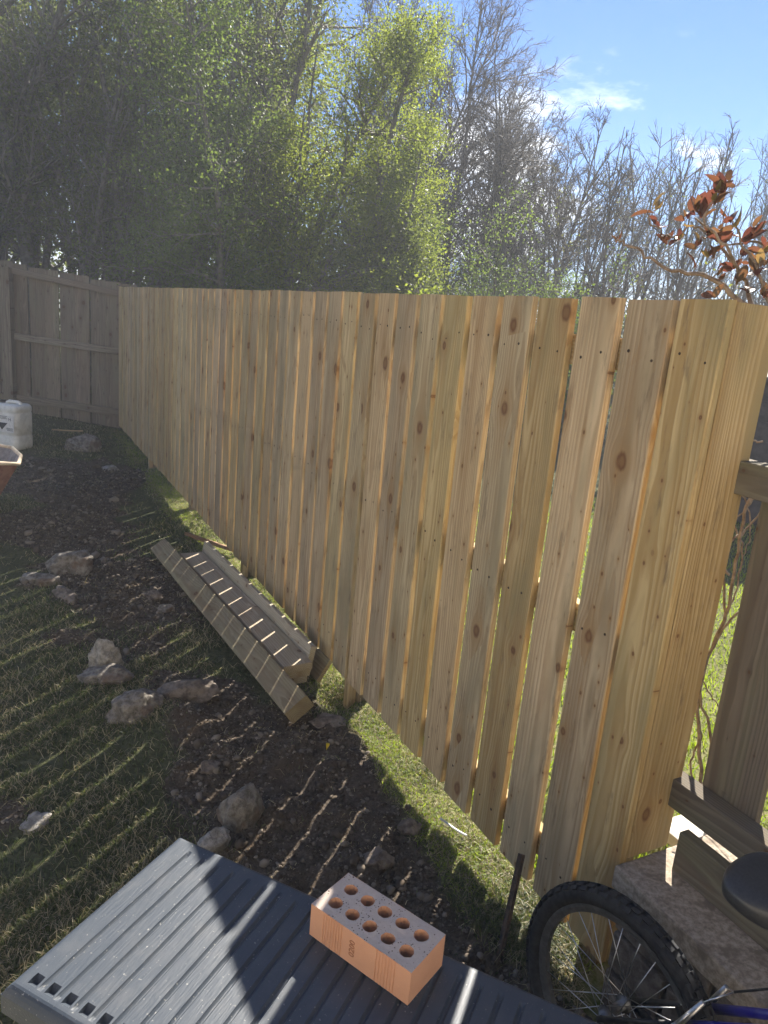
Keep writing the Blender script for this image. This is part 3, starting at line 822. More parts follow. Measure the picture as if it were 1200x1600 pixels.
props(mesh_obj('grass', blades('grass', x, y, h, 0.0026 + 0.0016 * np.clip(y / 4, 0, 2), 1, 1.3), MAT['grass']), 'short dark grass on the shaded garden ground', 'grass', kind='stuff')
x, y = scatter(26000, garden)
h = 0.03 + 0.05 * r.rand(len(x))
props(mesh_obj('dry_grass', blades('dry_grass', x, y, h * 0.7, 0.0022 + 0.0012 * np.clip(y / 4, 0, 2), 2, 2.2), MAT['dry_grass']), 'withered straw-coloured grass lying over the garden', 'grass', kind='stuff')
def litter(nn):
    a = r.uniform(-7.0, 0.4, nn); o_ = r.uniform(0.08, 1.7, nn)
    x = FO.x + FD.x * a + FN.x * o_; y = FO.y + FD.y * a + FN.y * o_
    return x, y, r.rand(nn) < soil_amount(x, y) * (0.15 + 0.85 * (vn2(x * 3, y * 3) > 0.5))
x, y = scatter(3800, litter)
props(mesh_obj('straw_litter', blades('straw_litter', x, y, 0.006 + 0.012 * r.rand(len(x)), 0.0035, 6, 3.5), MAT['dry_grass']), 'scraps of straw and withered grass strewn over the dug soil', 'straw', kind='stuff')
def verge(nn):
    a = -9.2 + 9.3 * r.rand(nn) ** 0.6; o_ = r.normal(0.03, 0.07, nn)
    x = FO.x + FD.x * a + FN.x * o_; y = FO.y + FD.y * a + FN.y * o_
    k_ = (r.rand(nn) < sm(0.28, 0.6, vn3(x * 2.7 + 4, y * 2.7)) + 0.25) & (soil_amount(x, y) < 0.6)
    return x, y, k_
x, y = scatter(21000, verge)
props(mesh_obj('verge_grass', blades('verge_grass', x, y, 0.008 + 0.020 * r.rand(len(x)), 0.0034, 3, 1.4), MAT['lawn']), 'bright sunlit grass along the foot of the new fence', 'grass', kind='stuff')
x, y = scatter(26000, verge)
props(mesh_obj('verge_straw', blades('verge_straw', x, y, 0.008 + 0.014 * r.rand(len(x)), 0.003, 4, 2.8), MAT['dry_grass']), 'dry cut grass along the foot of the new fence', 'grass', kind='stuff')
def lawn(nn):
    a = r.uniform(-5.0, 1.6, nn); o_ = -0.15 - 5.5 * r.rand(nn) ** 1.5
    x = FO.x + FD.x * a + FN.x * o_; y = FO.y + FD.y * a + FN.y * o_
    return x, y, np.ones(nn, bool)
x, y = scatter(60000, lawn)
props(mesh_obj('lawn_grass', blades('lawn_grass', x, y, 0.02 + 0.035 * r.rand(len(x)), 0.006, 5, 0.9), MAT['lawn']), 'bright green lawn beyond the fence', 'grass', kind='stuff')

# ------------------------------------------------------------------ storage box with ribbed lid
def plastic_mat():
    m, n, l, b, o = new_mat('grey_resin')
    tcn = N(n, 'ShaderNodeAttribute', attribute_name='bco')
    mpn = N(n, 'ShaderNodeMapping'); mpn.inputs['Scale'].default_value = (260, 30, 260)
    l.new(tcn.outputs['Vector'], mpn.inputs['Vector'])
    nz = N(n, 'ShaderNodeTexNoise'); nz.inputs['Scale'].default_value = 1; nz.inputs['Detail'].default_value = 4; l.new(mpn.outputs[0], nz.inputs['Vector'])
    ds = N(n, 'ShaderNodeTexNoise'); ds.inputs['Scale'].default_value = 9; ds.inputs['Detail'].default_value = 7; ds.inputs['Roughness'].default_value = 0.75
    l.new(tcn.outputs['Vector'], ds.inputs['Vector'])
    sp = N(n, 'ShaderNodeTexNoise'); sp.inputs['Scale'].default_value = 170; sp.inputs['Detail'].default_value = 3; l.new(tcn.outputs['Vector'], sp.inputs['Vector'])
    c = mixc(n, l, nz.outputs['Fac'], (0.026, 0.035, 0.048), (0.040, 0.050, 0.064))
    c = mixc(n, l, M_(n, l, 'MULTIPLY', rng_(n, l, ds.outputs['Fac'], 0.42, 0.72), 0.35), c, (0.10, 0.10, 0.10))
    c = mixc(n, l, M_(n, l, 'MULTIPLY', rng_(n, l, sp.outputs['Fac'], 0.66, 0.74), 0.7), c, (0.34, 0.33, 0.30))
    l.new(c, b.inputs['Base Color']); b.inputs['Roughness'].default_value = 0.5; b.inputs['Specular IOR Level'].default_value = 0.45
    bp = N(n, 'ShaderNodeBump'); bp.inputs['Strength'].default_value = 0.45; bp.inputs['Distance'].default_value = 0.0015
    l.new(nz.outputs['Fac'], bp.inputs['Height']); l.new(bp.outputs[0], b.inputs['Normal'])
    return m
MAT['plastic'] = plastic_mat()
LK = Vector((-0.364, 1.328, 0)); LU = Vector((0.91511, -0.40320, 0)); LV = Vector((-0.40320, -0.91511, 0))
LZ = 0.733; LW = 0.425; LL = 1.15
def LP(u, v, z): return LK + LU * u + LV * v + UP * z
box = empty('storage_box', LP(0.58, 0.21, 0), 'dark grey plastic storage box with ribbed lid carrying a brick', 'storage box')
def heightfield_lid():
    p = 0.0361; u0 = 0.0393 + 0.5 * p              # slot pitch and first groove
    us = set(); 
    for u in np.linspace(0, 0.03, 7): us.add(round(float(u), 5))
    k = 0
    g = []
    while u0 + k * p < LL - 0.04:
        gc = u0 + k * p; g.append(gc)
        for d in (-0.0052, -0.0036, -0.0012, 0.0012, 0.0036, 0.0052): us.add(round(gc + d, 5))
        for s in (-0.0145, -0.0125, 0.0125, 0.0145):
            us.add(round(gc - p / 2 + s * 0.62, 5))
        k += 1
    for u in np.linspace(LL - 0.03, LL, 7): us.add(round(float(u), 5))
    vs_ = sorted({round(float(v), 5) for v in list(np.linspace(0, 0.02, 6)) + [0.030, 0.034, 0.040, 0.044, 0.05] + list(np.linspace(0.06, 0.37, 14)) + [0.376, 0.379, 0.3885, 0.3895, 0.3905, 0.4005, 0.4015] + list(np.linspace(0.405, LW, 6))})
    us = sorted(us)
    g = np.array(g)
    Vt, bc = [], []
    for u in us:
        d = abs(u - g).min()
        gd = max(0.0, min(1.0, (0.0052 - d) / 0.0030))
        sc_ = abs(u - (g - p / 2)).min()
        for v in vs_:
            edge = min(u, LL - u, v, LW - v)
            z = -0.016 * max(0, 1 - edge / 0.018) ** 2.2
            gl = max(0, min(1, (v - 0.034) / 0.012)) * max(0, min(1, (0.401 - v) / 0.004))
            z -= 0.0048 * gd * gl
            if 0.379 < v < 0.4005 and sc_ < 0.0085 and edge > 0.01: z -= 0.010
            z += 0.0012 * math.sin(u * 9) * math.sin(v * 7.4)
            P = LP(u, v, LZ + z); Vt.append(P[:]); bc.append((u, v, z))
    nu, nv = len(us), len(vs_)
    Fq = [(i * nv + j, i * nv + j + 1, (i + 1) * nv + j + 1, (i + 1) * nv + j) for i in range(nu - 1) for j in range(nv - 1)]
    # skirt
    ring = [i * nv for i in range(nu)] + [(nu - 1) * nv + j for j in range(1, nv)] + [i * nv + nv - 1 for i in range(nu - 2, -1, -1)] + [j for j in range(nv - 2, 0, -1)]
    st = len(Vt)
    for q in ring:
        Vt.append((Vt[q][0], Vt[q][1], LZ - 0.052)); bc.append((bc[q][0], bc[q][1], -0.052))
    for i in range(len(ring)):
        j = (i + 1) % len(ring)
        Fq.append((ring[i], ring[j], st + j, st + i))
    me = bpy.data.meshes.new('lid'); me.from_pydata(Vt, [], Fq)
    a_ = me.attributes.new('bco', 'FLOAT_VECTOR', 'POINT'); a_.data.foreach_set('vector', np.array(bc, np.float32).ravel())
    bm = bmesh.new(); bm.from_mesh(me); bmesh.ops.recalc_face_normals(bm, faces=bm.faces); bm.to_mesh(me); bm.free()
    return me
mesh_obj('lid', heightfield_lid(), MAT['plastic'], box)
def with_bco(o):
    me = o.data
    a_ = me.attributes.new('bco', 'FLOAT_VECTOR', 'POINT')
    a_.data.foreach_set('vector', np.array([v.co[:] for v in me.vertices], np.float32).ravel())
    return o
with_bco(box_obj('body', LP(LL / 2, LW / 2, 0.345), LU * (LL / 2 - 0.02), LV * (LW / 2 - 0.02), UP * 0.335, MAT['plastic'], box, 0.006))
for i in range(4):
    with_bco(box_obj('side_panel', LP(0.16 + i * 0.275, LW - 0.018, 0.35), LU * 0.125, LV * 0.006, UP * 0.26, MAT['plastic'], box, 0.004))
with_bco(box_obj('side_panel', LP(0.018, LW / 2, 0.35), LU * 0.006, LV * 0.15, UP * 0.26, MAT['plastic'], box, 0.004))

# ------------------------------------------------------------------ perforated brick
def brick_mat():
    m, n, l, b, o = new_mat('fired_clay')
    tcn = N(n, 'ShaderNodeTexCoord')
    n1 = N(n, 'ShaderNodeTexNoise'); n1.inputs['Scale'].default_value = 30; n1.inputs['Detail'].default_value = 6
    n2 = N(n, 'ShaderNodeTexNoise'); n2.inputs['Scale'].default_value = 150; n2.inputs['Detail'].default_value = 5; n2.inputs['Roughness'].default_value = 0.7
    vv = N(n, 'ShaderNodeTexVoronoi'); vv.inputs['Scale'].default_value = 190
    for q in (n1, n2, vv): l.new(tcn.outputs['Object'], q.inputs['Vector'])
    c = mixc(n, l, n1.outputs['Fac'], (0.60, 0.325, 0.20), (0.52, 0.265, 0.155))
    c = mixc(n, l, M_(n, l, 'MULTIPLY', rng_(n, l, n2.outputs['Fac'], 0.55, 0.72), 0.4), c, (0.64, 0.36, 0.20))
    ge = N(n, 'ShaderNodeNewGeometry'); sp = N(n, 'ShaderNodeSeparateXYZ'); l.new(ge.outputs['Normal'], sp.inputs[0])
    top = mixc(n, l, n2.outputs['Fac'], (0.40, 0.325, 0.27), (0.55, 0.46, 0.39))   # dragged, dusty cut face
    pit = M_(n, l, 'MULTIPLY', rng_(n, l, vv.outputs['Distance'], 0.30, 0.16), rng_(n, l, n1.outputs['Fac'], 0.47, 0.55))
    top = mixc(n, l, pit, top, (0.08, 0.055, 0.045))
    c = mixc(n, l, rng_(n, l, sp.outputs[2], 0.85, 0.97), c, top)
    l.new(c, b.inputs['Base Color']); b.inputs['Roughness'].default_value = 0.95; b.inputs['Specular IOR Level'].default_value = 0.15
    bp = N(n, 'ShaderNodeBump'); bp.inputs['Strength'].default_value = 0.5; bp.inputs['Distance'].default_value = 0.0015
    l.new(n2.outputs['Fac'], bp.inputs['Height']); l.new(bp.outputs[0], b.inputs['Normal'])
    return m
MAT['brick'] = brick_mat()
BL, BW, BH = 0.215, 0.1025, 0.065
bc_ = Vector((0.0527, 1.0738, LZ)); bth = -0.6206
brick_loc = bc_ + UP * 0.0005
brick = empty('brick', brick_loc, 'orange perforated clay brick with ten round holes on the lid', 'brick')
brick.rotation_euler = (0, 0, bth)
def brick_mesh():
    # top and bottom faces: a grid of cells, ten of which hold a hole
    hx = [(-2 + i) * 0.0385 for i in range(5)]; hy = [-0.0215, 0.0215]; hr = 0.0128; ns = 24
    bm = bmesh.new()
    xs = [-BL / 2] + [h_ + s * 0.0175 for h_ in hx for s in (-1, 1)] + [BL / 2]
    ys = [-BW / 2] + [h_ + s * 0.0175 for h_ in hy for s in (-1, 1)] + [BW / 2]
    rb = random.Random(4)
    for zz, flip in ((BH, False), (0.0, True)):
        pass
    def ringpts(cx, cy, z, seed):
        r2 = random.Random(seed)
        return [(cx + math.cos(2 * math.pi * i / ns) * hr * (1 + r2.uniform(-0.05, 0.05)), cy + math.sin(2 * math.pi * i / ns) * hr * (1 + r2.uniform(-0.05, 0.05)), z) for i in range(ns)]
    tops, bots = {}, {}
    for zi, z in enumerate((0.0, BH)):
        grid = {}
        for i, x_ in enumerate(xs):
            for j, y_ in enumerate(ys):
                grid[i, j] = bm.verts.new((x_, y_, z))
        for i in range(len(xs) - 1):
            for j in range(len(ys) - 1):
                c4 = [grid[i, j], grid[i + 1, j], grid[i + 1, j + 1], grid[i, j + 1]]
                hole = (i % 2 == 1) and (j % 2 == 1)
                if not hole:
                    bm.faces.new(c4)
                else:
                    hi, hj = i // 2, j // 2
                    rp = [bm.verts.new(p) for p in ringpts(hx[hi], hy[hj], z, hi * 7 + hj)]
                    (tops if zi else bots)[hi, hj] = rp
                    # fan between square and ring
                    order = [2, 3, 0, 1]      # corner at 45, 135, 225, 315 degrees
                    for q in range(4):
                        c_ = c4[order[q]]; s0 = int(ns / 8 + q * ns / 4)
                        for t in range(-ns // 8, ns // 8):
                            bm.faces.new((c_, rp[(s0 + t + 1) % ns], rp[(s0 + t) % ns]))
                        nx = c4[order[(q + 1) % 4]]
                        bm.faces.new((c_, nx, rp[(s0 + ns // 8) % ns]))
    for kq in tops:
        a, b_ = bots[kq], tops[kq]
        for t in range(ns):
            bm.faces.new((a[t], a[(t + 1) % ns], b_[(t + 1) % ns], b_[t]))
    # sides, with vertical drag grooves on the two long faces
    def side(p0, p1, grooves):
        d = (p1 - p0); L = d.length; d.normalize(); nrm = Vector((d.y, -d.x, 0))
        ts = {0.0, L}
        for g_ in grooves:
            for e in (-0.0014, -0.0006, 0.0006, 0.0014): ts.add(g_ + e)
        ts = sorted(ts)
        lo_, hi_ = [], []
        for t in ts:
            dep = 0.0
            for g_ in grooves:
                if abs(t - g_) < 0.0010: dep = 0.0016
            P = p0 + d * t - nrm * dep
            lo_.append(bm.verts.new((P.x, P.y, 0))); hi_.append(bm.verts.new((P.x, P.y, BH)))
        for i in range(len(ts) - 1):
            bm.faces.new((lo_[i], lo_[i + 1], hi_[i + 1], hi_[i]))
    gr = [0.030 + 0.0058 * i for i in range(8)] + [0.146 + 0.0062 * i for i in range(7)]
    c = [Vector((-BL / 2, -BW / 2, 0)), Vector((BL / 2, -BW / 2, 0)), Vector((BL / 2, BW / 2, 0)), Vector((-BL / 2, BW / 2, 0))]
    side(c[0], c[1], gr); side(c[1], c[2], []); side(c[2], c[3], gr); side(c[3], c[0], [])
    bmesh.ops.remove_doubles(bm, verts=bm.verts, dist=1e-5)
    for v in bm.verts:
        e = noise.noise(v.co * 60) * 0.0005
        if abs(v.co.z - BH) < 1e-4 or v.co.z < 1e-4:
            v.co.z += noise.noise(v.co * 45 + Vector((3, 1, 7))) * 0.0012
        v.co.x += e; v.co.y += noise.noise(v.co * 60 + Vector((9, 2, 1))) * 0.0005
        if v.co.z < 0: v.co.z = 0
    bmesh.ops.recalc_face_normals(bm, faces=bm.faces)
    me = bpy.data.meshes.new('clay_body'); bm.to_mesh(me); bm.free()
    me.materials.append(MAT['brick'])
    return me
bo = bpy.data.objects.new('clay_body', brick_mesh()); COL.objects.link(bo); bo.parent = brick
def text_mesh(s, size, depth, name):
    cu = bpy.data.curves.new(name, 'FONT'); cu.body = s; cu.size = size; cu.extrude = depth
    cu.align_x = 'CENTER'; cu.align_y = 'CENTER'; cu.resolution_u = 3
    ob = bpy.data.objects.new(name, cu); COL.objects.link(ob)
    dg = bpy.context.evaluated_depsgraph_get()
    me = bpy.data.meshes.new_from_object(ob.evaluated_get(dg))
    bpy.data.objects.remove(ob); bpy.data.curves.remove(cu)
    me.name = name
    return me
MAT['brickmark'] = noise_mat('stamped_clay', (0.27, 0.115, 0.06), (0.36, 0.16, 0.085), 60, 0.95, 0.0)
tm = text_mesh('0200', 0.0165, 0.0004, 'stamped_number'); tm.materials.append(MAT['brickmark'])
to = bpy.data.objects.new('stamped_number', tm); COL.objects.link(to); to.parent = brick
to.location = (-0.012, -BW / 2 - 0.0004, BH / 2)
to.rotation_euler = (R(90), R(-90), 0)

# ------------------------------------------------------------------ iron stake
sb, stp = atz(776, 1530, 0.0), atz(815, 1335, 0.44)
stp = Vector((0.518, 1.975, 0.245)); sb = Vector((0.449, 1.80, -0.07))
bm = bmesh.new()
d = (stp - sb).normalized(); s_, t_ = frame_of(d)
L = (stp - sb).length
prof = [(-0.011, -0.009), (0.011, -0.009), (0.011, -0.005), (0.003, -0.004), (0.003, 0.011), (-0.003, 0.011), (-0.003, -0.004), (-0.011, -0.005)]
ra = [bm.verts.new(sb + s_ * a + t_ * b_) for a, b_ in prof]; rb_ = [bm.verts.new(stp + s_ * a + t_ * b_) for a, b_ in prof]
for i in range(8): bm.faces.new((ra[i], ra[(i + 1) % 8], rb_[(i + 1) % 8], rb_[i]))
bm.faces.new(ra[::-1]); bm.faces.new(rb_)
props(bm_obj('iron_stake', bm, MAT['rust']), 'rusty dark iron stake leaning between the box and the fence', 'stake')

# ------------------------------------------------------------------ bicycle
bth_ = R(145.7)
BF = Vector((math.sin(bth_), math.cos(bth_), 0)); BR = Vector((math.cos(bth_), -math.sin(bth_), 0))
ln_ = R(-2.2)
BU = (UP * math.cos(ln_) + BR * math.sin(ln_)).normalized(); BA = BF.cross(BU).normalized()
WR = 0.279; WC = Vector((0.6476, 1.4231, WR))
def bk(f_, u_, s_=0.0): return WC + BF * f_ + BU * (u_ - WR) + BA * s_
bike = empty('bicycle', bk(0.45, 0), "child's blue mountain bicycle with knobbly tyre beside the concrete step", 'bicycle')
def wheel(cf, name):
    C_ = bk(cf, WR)
    bm = bmesh.new(); add_torus(bm, C_, BA, BF, WR - 0.0255, 0.0225, 72, 12)
    ty = bm_obj(name, bm, MAT['rubber'], bike, True)
    bm = bmesh.new()
    nk = 54
    for i in range(nk):
        for row, (lat, ang) in enumerate(((-0.0175, 0.75), (-0.006, 0.25), (0.006, -0.25), (0.0175, -0.75))):
            a = 2 * math.pi * (i + (0.5 if row in (1, 2) else 0)) / nk
            dr = BF * math.cos(a) + BU * math.sin(a); dt = -BF * math.sin(a) + BU * math.cos(a)
            phi = math.atan2(lat, 0.019)
            nrm = dr * math.cos(phi) + BA * math.sin(phi); lt = BA * math.cos(phi) - dr * math.sin(phi)
            P = C_ + dr * (WR - 0.0255) + nrm * 0.0245
            add_box(bm, P, dt * 0.0095, lt * 0.0052, nrm * 0.0034)
    kn = bm_obj('tread_knobs', bm, MAT['rubber'], ty); kn['kind'] = 'stuff'
    bm = bmesh.new()
    # rim: rectangular section ring
    n_ = 72; sec = [(0.2335, 0.0125), (0.2335, -0.0125), (0.2265, -0.0125), (0.214, -0.007), (0.214, 0.007), (0.2265, 0.0125)]
    rings = []
    for i in range(n_):
        a = 2 * math.pi * i / n_; dr = BF * math.cos(a) + BU * math.sin(a)
        rings.append([bm.verts.new(C_ + dr * rr + BA * s2) for rr, s2 in sec])
    for i in range(n_):
        for j in range(6):
            bm.faces.new((rings[i][j], rings[(i + 1) % n_][j], rings[(i + 1) % n_][(j + 1) % 6], rings[i][(j + 1) % 6]))
    bm_obj('rim', bm, MAT['alloy'], bike, False)
    tube_obj('hub', [C_ - BA * 0.05, C_ - BA * 0.032, C_ - BA * 0.03, C_ + BA * 0.03, C_ + BA * 0.032, C_ + BA * 0.05], [0.008, 0.022, 0.012, 0.012, 0.022, 0.008], MAT['alloy'], bike, 14)
    for i in range(28):
        a = 2 * math.pi * (i + 0.5) / 28; sd = 1 if i % 2 else -1
        ah = a + (0.95 if (i // 2) % 2 else -0.95)
        p0 = C_ + (BF * math.cos(ah) + BU * math.sin(ah)) * 0.022 + BA * 0.031 * sd
        p1 = C_ + (BF * math.cos(a) + BU * math.sin(a)) * 0.215 + BA * 0.002 * sd
        tube_obj('spoke', [p0, p1], 0.0011, MAT['steel'], bike, 5)
wheel(0.0, 'tyre'); wheel(0.93, 'tyre')
BB = (0.47, 0.26); ST = (0.37, 0.60); HTt = (0.79, 0.66); HTb = (0.825, 0.55)
def tb(name, a, b_, r_, mat='blue', s0=0.0, s1=0.0, k=12): return tube_obj(name, [bk(a[0], a[1], s0), bk(b_[0], b_[1], s1)], r_, MAT[mat], bike, k)
tb('seat_tube', BB, (0.357, 0.635), 0.016)
tb('top_tube', (0.367, 0.60), HTt, 0.016)
tb('down_tube', BB, HTb, 0.019)
tb('head_tube', (0.783, 0.685), (0.83, 0.525), 0.02)
for s in (-1, 1):
    tb('seat_stay', (0.19, WR + 0.19 * 0.321 / 0.37), ST, 0.010, 'blue', 0.044 * s, 0.030 * s)
    tb('stay_end', (0.0, WR), (0.192, WR + 0.192 * 0.321 / 0.37), 0.007, 'black', 0.058 * s, 0.044 * s)
    tb('chain_stay', (0.0, WR), BB, 0.010, 'black', 0.055 * s, 0.030 * s)
    tube_obj('fork_leg', [bk(0.93, WR, 0.055 * s), bk(0.87, 0.42, 0.055 * s), bk(0.842, 0.52, 0.03 * s)], [0.010, 0.014, 0.016], MAT['blue'], bike, 10)
    # cantilever brake at the rear rim
    tube_obj('brake_arm', [bk(0.160, 0.400, 0.045 * s), bk(0.180, 0.45, 0.054 * s), bk(0.205, 0.515, 0.040 * s)], [0.008, 0.007, 0.0055], MAT['silver'], bike, 8)
    box_obj('brake_pad', bk(0.168, 0.425, 0.022 * s), (BF * 0.7 - BU * 0.7) * 0.026, BA * 0.006, (BF * 0.7 + BU * 0.7) * 0.006, MAT['black'], bike, 0.002)
    tube_obj('brake_bolt', [bk(0.170, 0.43, 0.028 * s), bk(0.170, 0.43, 0.074 * s)], 0.0065, MAT['silver'], bike, 8)
    tube_obj('brake_spring', [bk(0.156, 0.395, 0.050 * s), bk(0.160, 0.41, 0.064 * s), bk(0.180, 0.45, 0.066 * s), bk(0.19, 0.48, 0.058 * s)], 0.0017, MAT['steel'], bike, 5)
tube_obj('brake_cable', [bk(0.205, 0.515, -0.040), bk(0.235, 0.545, -0.01), bk(0.205, 0.515, 0.040)], 0.0018, MAT['steel'], bike, 5)
tube_obj('brake_cable', [bk(0.235, 0.545, -0.01), bk(0.29, 0.60, -0.02), bk(0.37, 0.63, -0.03), bk(0.5, 0.65, -0.02), bk(0.78, 0.69, 0)], 0.0025, MAT['black'], bike, 6)
tb('seat_post', (0.358, 0.63), (0.315, 0.76), 0.0125, 'silver')
tube_obj('handlebar', [bk(0.74, 0.80, -0.27), bk(0.76, 0.79, -0.10), bk(0.77, 0.76, 0), bk(0.76, 0.79, 0.10), bk(0.74, 0.80, 0.27)], 0.011, MAT['black'], bike, 10)
tb('stem', (0.783, 0.685), (0.77, 0.76), 0.014, 'black')
for s in (-1, 1):
    tube_obj('grip', [bk(0.735, 0.80, 0.27 * s), bk(0.725, 0.80, 0.37 * s)], 0.016, MAT['black'], bike, 10)
    tube_obj('crank', [bk(BB[0], BB[1], 0.06 * s), bk(BB[0] + 0.12 * s, BB[1] - 0.06 * s, 0.075 * s)], 0.009, MAT['alloy'], bike, 8)
    box_obj('pedal', bk(BB[0] + 0.12 * s, BB[1] - 0.06 * s, 0.12 * s), BF * 0.035, BA * 0.035, BU * 0.009, MAT['black'], bike, 0.003)
tube_obj('chainring', [bk(BB[0], BB[1], 0.048), bk(BB[0], BB[1], 0.052)], 0.075, MAT['alloy'], bike, 32)
def saddle():
    bm = bmesh.new()
    secs = []
    n_ = 13; k = 18
    for i in range(n_):
        t = i / (n_ - 1)                      # 0 tail .. 1 nose
        w = 0.072 * (1 - sm(0.25, 0.75, np.array(t))) + 0.024
        w *= math.sin(min(1, (t + 0.02) / 0.13) * math.pi / 2) ** 0.6 * (1 if t < 0.93 else 0.72)
        hgt = 0.040 * math.sin(min(1, (t + 0.03) / 0.12) * math.pi / 2) ** 0.7 * (1 if t < 0.95 else 0.75) + 0.004
        f_ = 0.180 + 0.26 * t; u_ = 0.797 + 0.022 * (1 - t) ** 2 - 0.004 * math.sin(t * 3.1)
        ring = []
        for j in range(k):
            a = 2 * math.pi * j / k
            cx_, cz_ = math.cos(a), math.sin(a)
            yy = w * math.copysign(abs(cx_) ** 0.8, cx_)
            zz = hgt * (0.62 * max(0, cz_) ** 0.9 if cz_ > 0 else -1.0 * abs(cz_) ** 0.7)
            ring.append(bm.verts.new(bk(f_, u_ + zz, yy)))
        secs.append(ring)
    for a, b_ in zip(secs, secs[1:]):
        for j in range(k): bm.faces.new((a[j], a[(j + 1) % k], b_[(j + 1) % k], b_[j]))
    bm.faces.new(secs[0][::-1]); bm.faces.new(secs[-1])
    o = bm_obj('saddle', bm, MAT['saddle'], bike, True)
    md = o.modifiers.new('round', 'SUBSURF'); md.levels = 1; md.render_levels = 2
saddle()

# ------------------------------------------------------------------ plastic can
jb = Vector((-4.27, 8.30, 0)); jb.z = gz(jb.x, jb.y) - 0.005
can = empty('plastic_can', jb, 'dirty white plastic jerrycan with warning label by far fence', 'jerrycan')
JA = Vector((0.97, -0.24, 0)).normalized(); JB = Vector((0.24, 0.97, 0)).normalized()
def jp(a, b_, z): return jb + JA * a + JB * b_ + UP * z
bm = bmesh.new()
rings = []
for z, s in ((0.0, 0.90), (0.012, 0.985), (0.05, 1.0), (0.145, 1.0), (0.155, 0.975), (0.175, 0.975), (0.185, 1.0), (0.40, 1.0), (0.41, 0.978), (0.425, 0.978), (0.435, 1.0), (0.475, 0.985), (0.495, 0.92), (0.502, 0.85)):
    ring = []
    for j in range(32):
        a = 2 * math.pi * j / 32
        cx_, cy_ = math.cos(a), math.sin(a)
        ring.append(bm.verts.new(jp(0.185 * s * math.copysign(abs(cx_) ** 0.42, cx_), 0.15 * s * math.copysign(abs(cy_) ** 0.42, cy_), z)))
    rings.append(ring)
for a, b_ in zip(rings, rings[1:]):
    for j in range(32): bm.faces.new((a[j], a[(j + 1) % 32], b_[(j + 1) % 32], b_[j]))
bm.faces.new(rings[0][::-1]); bm.faces.new(rings[-1])
bm_obj('body', bm, MAT['jerry'], can, True)
tube_obj('handle', [jp(0.13, 0, 0.48), jp(0.125, 0, 0.51), jp(0.09, 0, 0.525), jp(-0.02, 0, 0.525), jp(-0.05, 0, 0.51), jp(-0.055, 0, 0.48)], 0.02, MAT['jerry'], can, 10)
tube_obj('cap', [jp(-0.115, 0.0, 0.49), jp(-0.115, 0.0, 0.53)], 0.035, MAT['black'], can, 20)
JR = Matrix((JA, UP, -JB)).transposed().to_3x3()
def on_can(o): return o
bm = bmesh.new()
vsn = [bm.verts.new(jp(a, -0.1525, z)) for a, z in ((-0.16, 0.20), (0.155, 0.20), (0.155, 0.385), (-0.16, 0.385))]
bm.faces.new(vsn); lab = bm_obj('label', bm, MAT['paper'], can)
bm = bmesh.new()
bm.faces.new([bm.verts.new(jp(a, -0.1545, z)) for a, z in ((-0.075, 0.305), (0.0, 0.225), (0.075, 0.305))])
bm_obj('warning_triangle', bm, MAT['ink'], lab)
bm = bmesh.new()
for i, (x0, x1, z) in enumerate(((-0.08, 0.07, 0.375), (-0.08, 0.06, 0.362), (-0.08, 0.07, 0.349), (-0.15, -0.09, 0.33), (-0.15, -0.1, 0.315), (0.055, 0.145, 0.245), (0.06, 0.14, 0.233), (0.065, 0.145, 0.221), (-0.15, -0.07, 0.245), (-0.15, -0.08, 0.232), (-0.15, -0.06, 0.219))):
    bm.faces.new([bm.verts.new(jp(a, -0.1545, zz)) for a, zz in ((x0, z), (x1, z), (x1, z + 0.005), (x0, z + 0.005))])
tl = bm_obj('small_print', bm, MAT['ink'], lab); tl['kind'] = 'stuff'
tm = text_mesh('H', 0.05, 0.0004, 'letter'); tm.materials.append(MAT['ink'])
to = bpy.data.objects.new('letter', tm); COL.objects.link(to); to.parent = lab
to.location = jp(0.105, -0.1545, 0.345) ; to.rotation_euler = JR.to_euler()

# ------------------------------------------------------------------ wheelbarrow
bax = Vector((-0.347, 0.938, 0)).normalized(); bay = Vector((-0.938, -0.347, 0)).normalized()   # forward, left
bnose = Vector((-3.00, 5.82, 0)) + bay * 0.13
def wb(f_, s_, z): return bnose + bax * f_ + bay * s_ + UP * z
barrow = empty('wheelbarrow', wb(-0.4, 0.1, 0), 'old wheelbarrow with grey tray and faded red outside', 'wheelbarrow')
out_top = [(0.0, -0.13, .55), (0.06, 0.0, .56), (0.06, 0.16, .56), (0.0, 0.30, .55), (-0.35, 0.40, .56), (-0.85, 0.44, .60), (-0.93, 0.35, .62), (-0.93, -0.18, .62), (-0.85, -0.27, .60), (-0.35, -0.23, .56)]
out_bot = [(-0.22, -0.06, .30), (-0.20, 0.02, .30), (-0.20, 0.14, .30), (-0.22, 0.22, .30), (-0.45, 0.24, .29), (-0.72, 0.26, .29), (-0.76, 0.22, .29), (-0.76, -0.06, .29), (-0.72, -0.10, .29), (-0.45, -0.08, .29)]
def tray(name, inset, mat):
    bm = bmesh.new()
    cx_, cy_ = -0.45, 0.08
    def pt(p, z_off=0): 
        f_, s_, z = p; return wb(cx_ + (f_ - cx_) * (1 - inset), cy_ + (s_ - cy_) * (1 - inset), z + z_off)
    tp = [bm.verts.new(pt(p)) for p in out_top]; bt = [bm.verts.new(pt(p, 0.004 if inset else 0)) for p in out_bot]
    k = len(tp)
    for i in range(k): bm.faces.new((tp[i], tp[(i + 1) % k], bt[(i + 1) % k], bt[i]))
    bm.faces.new(bt)
    return bm_obj(name, bm, mat, barrow)
tray('tray', 0.0, MAT['red']); tray('tray_lining', 0.012, MAT['tray'])
rim_pts = [wb(*p) for p in out_top]
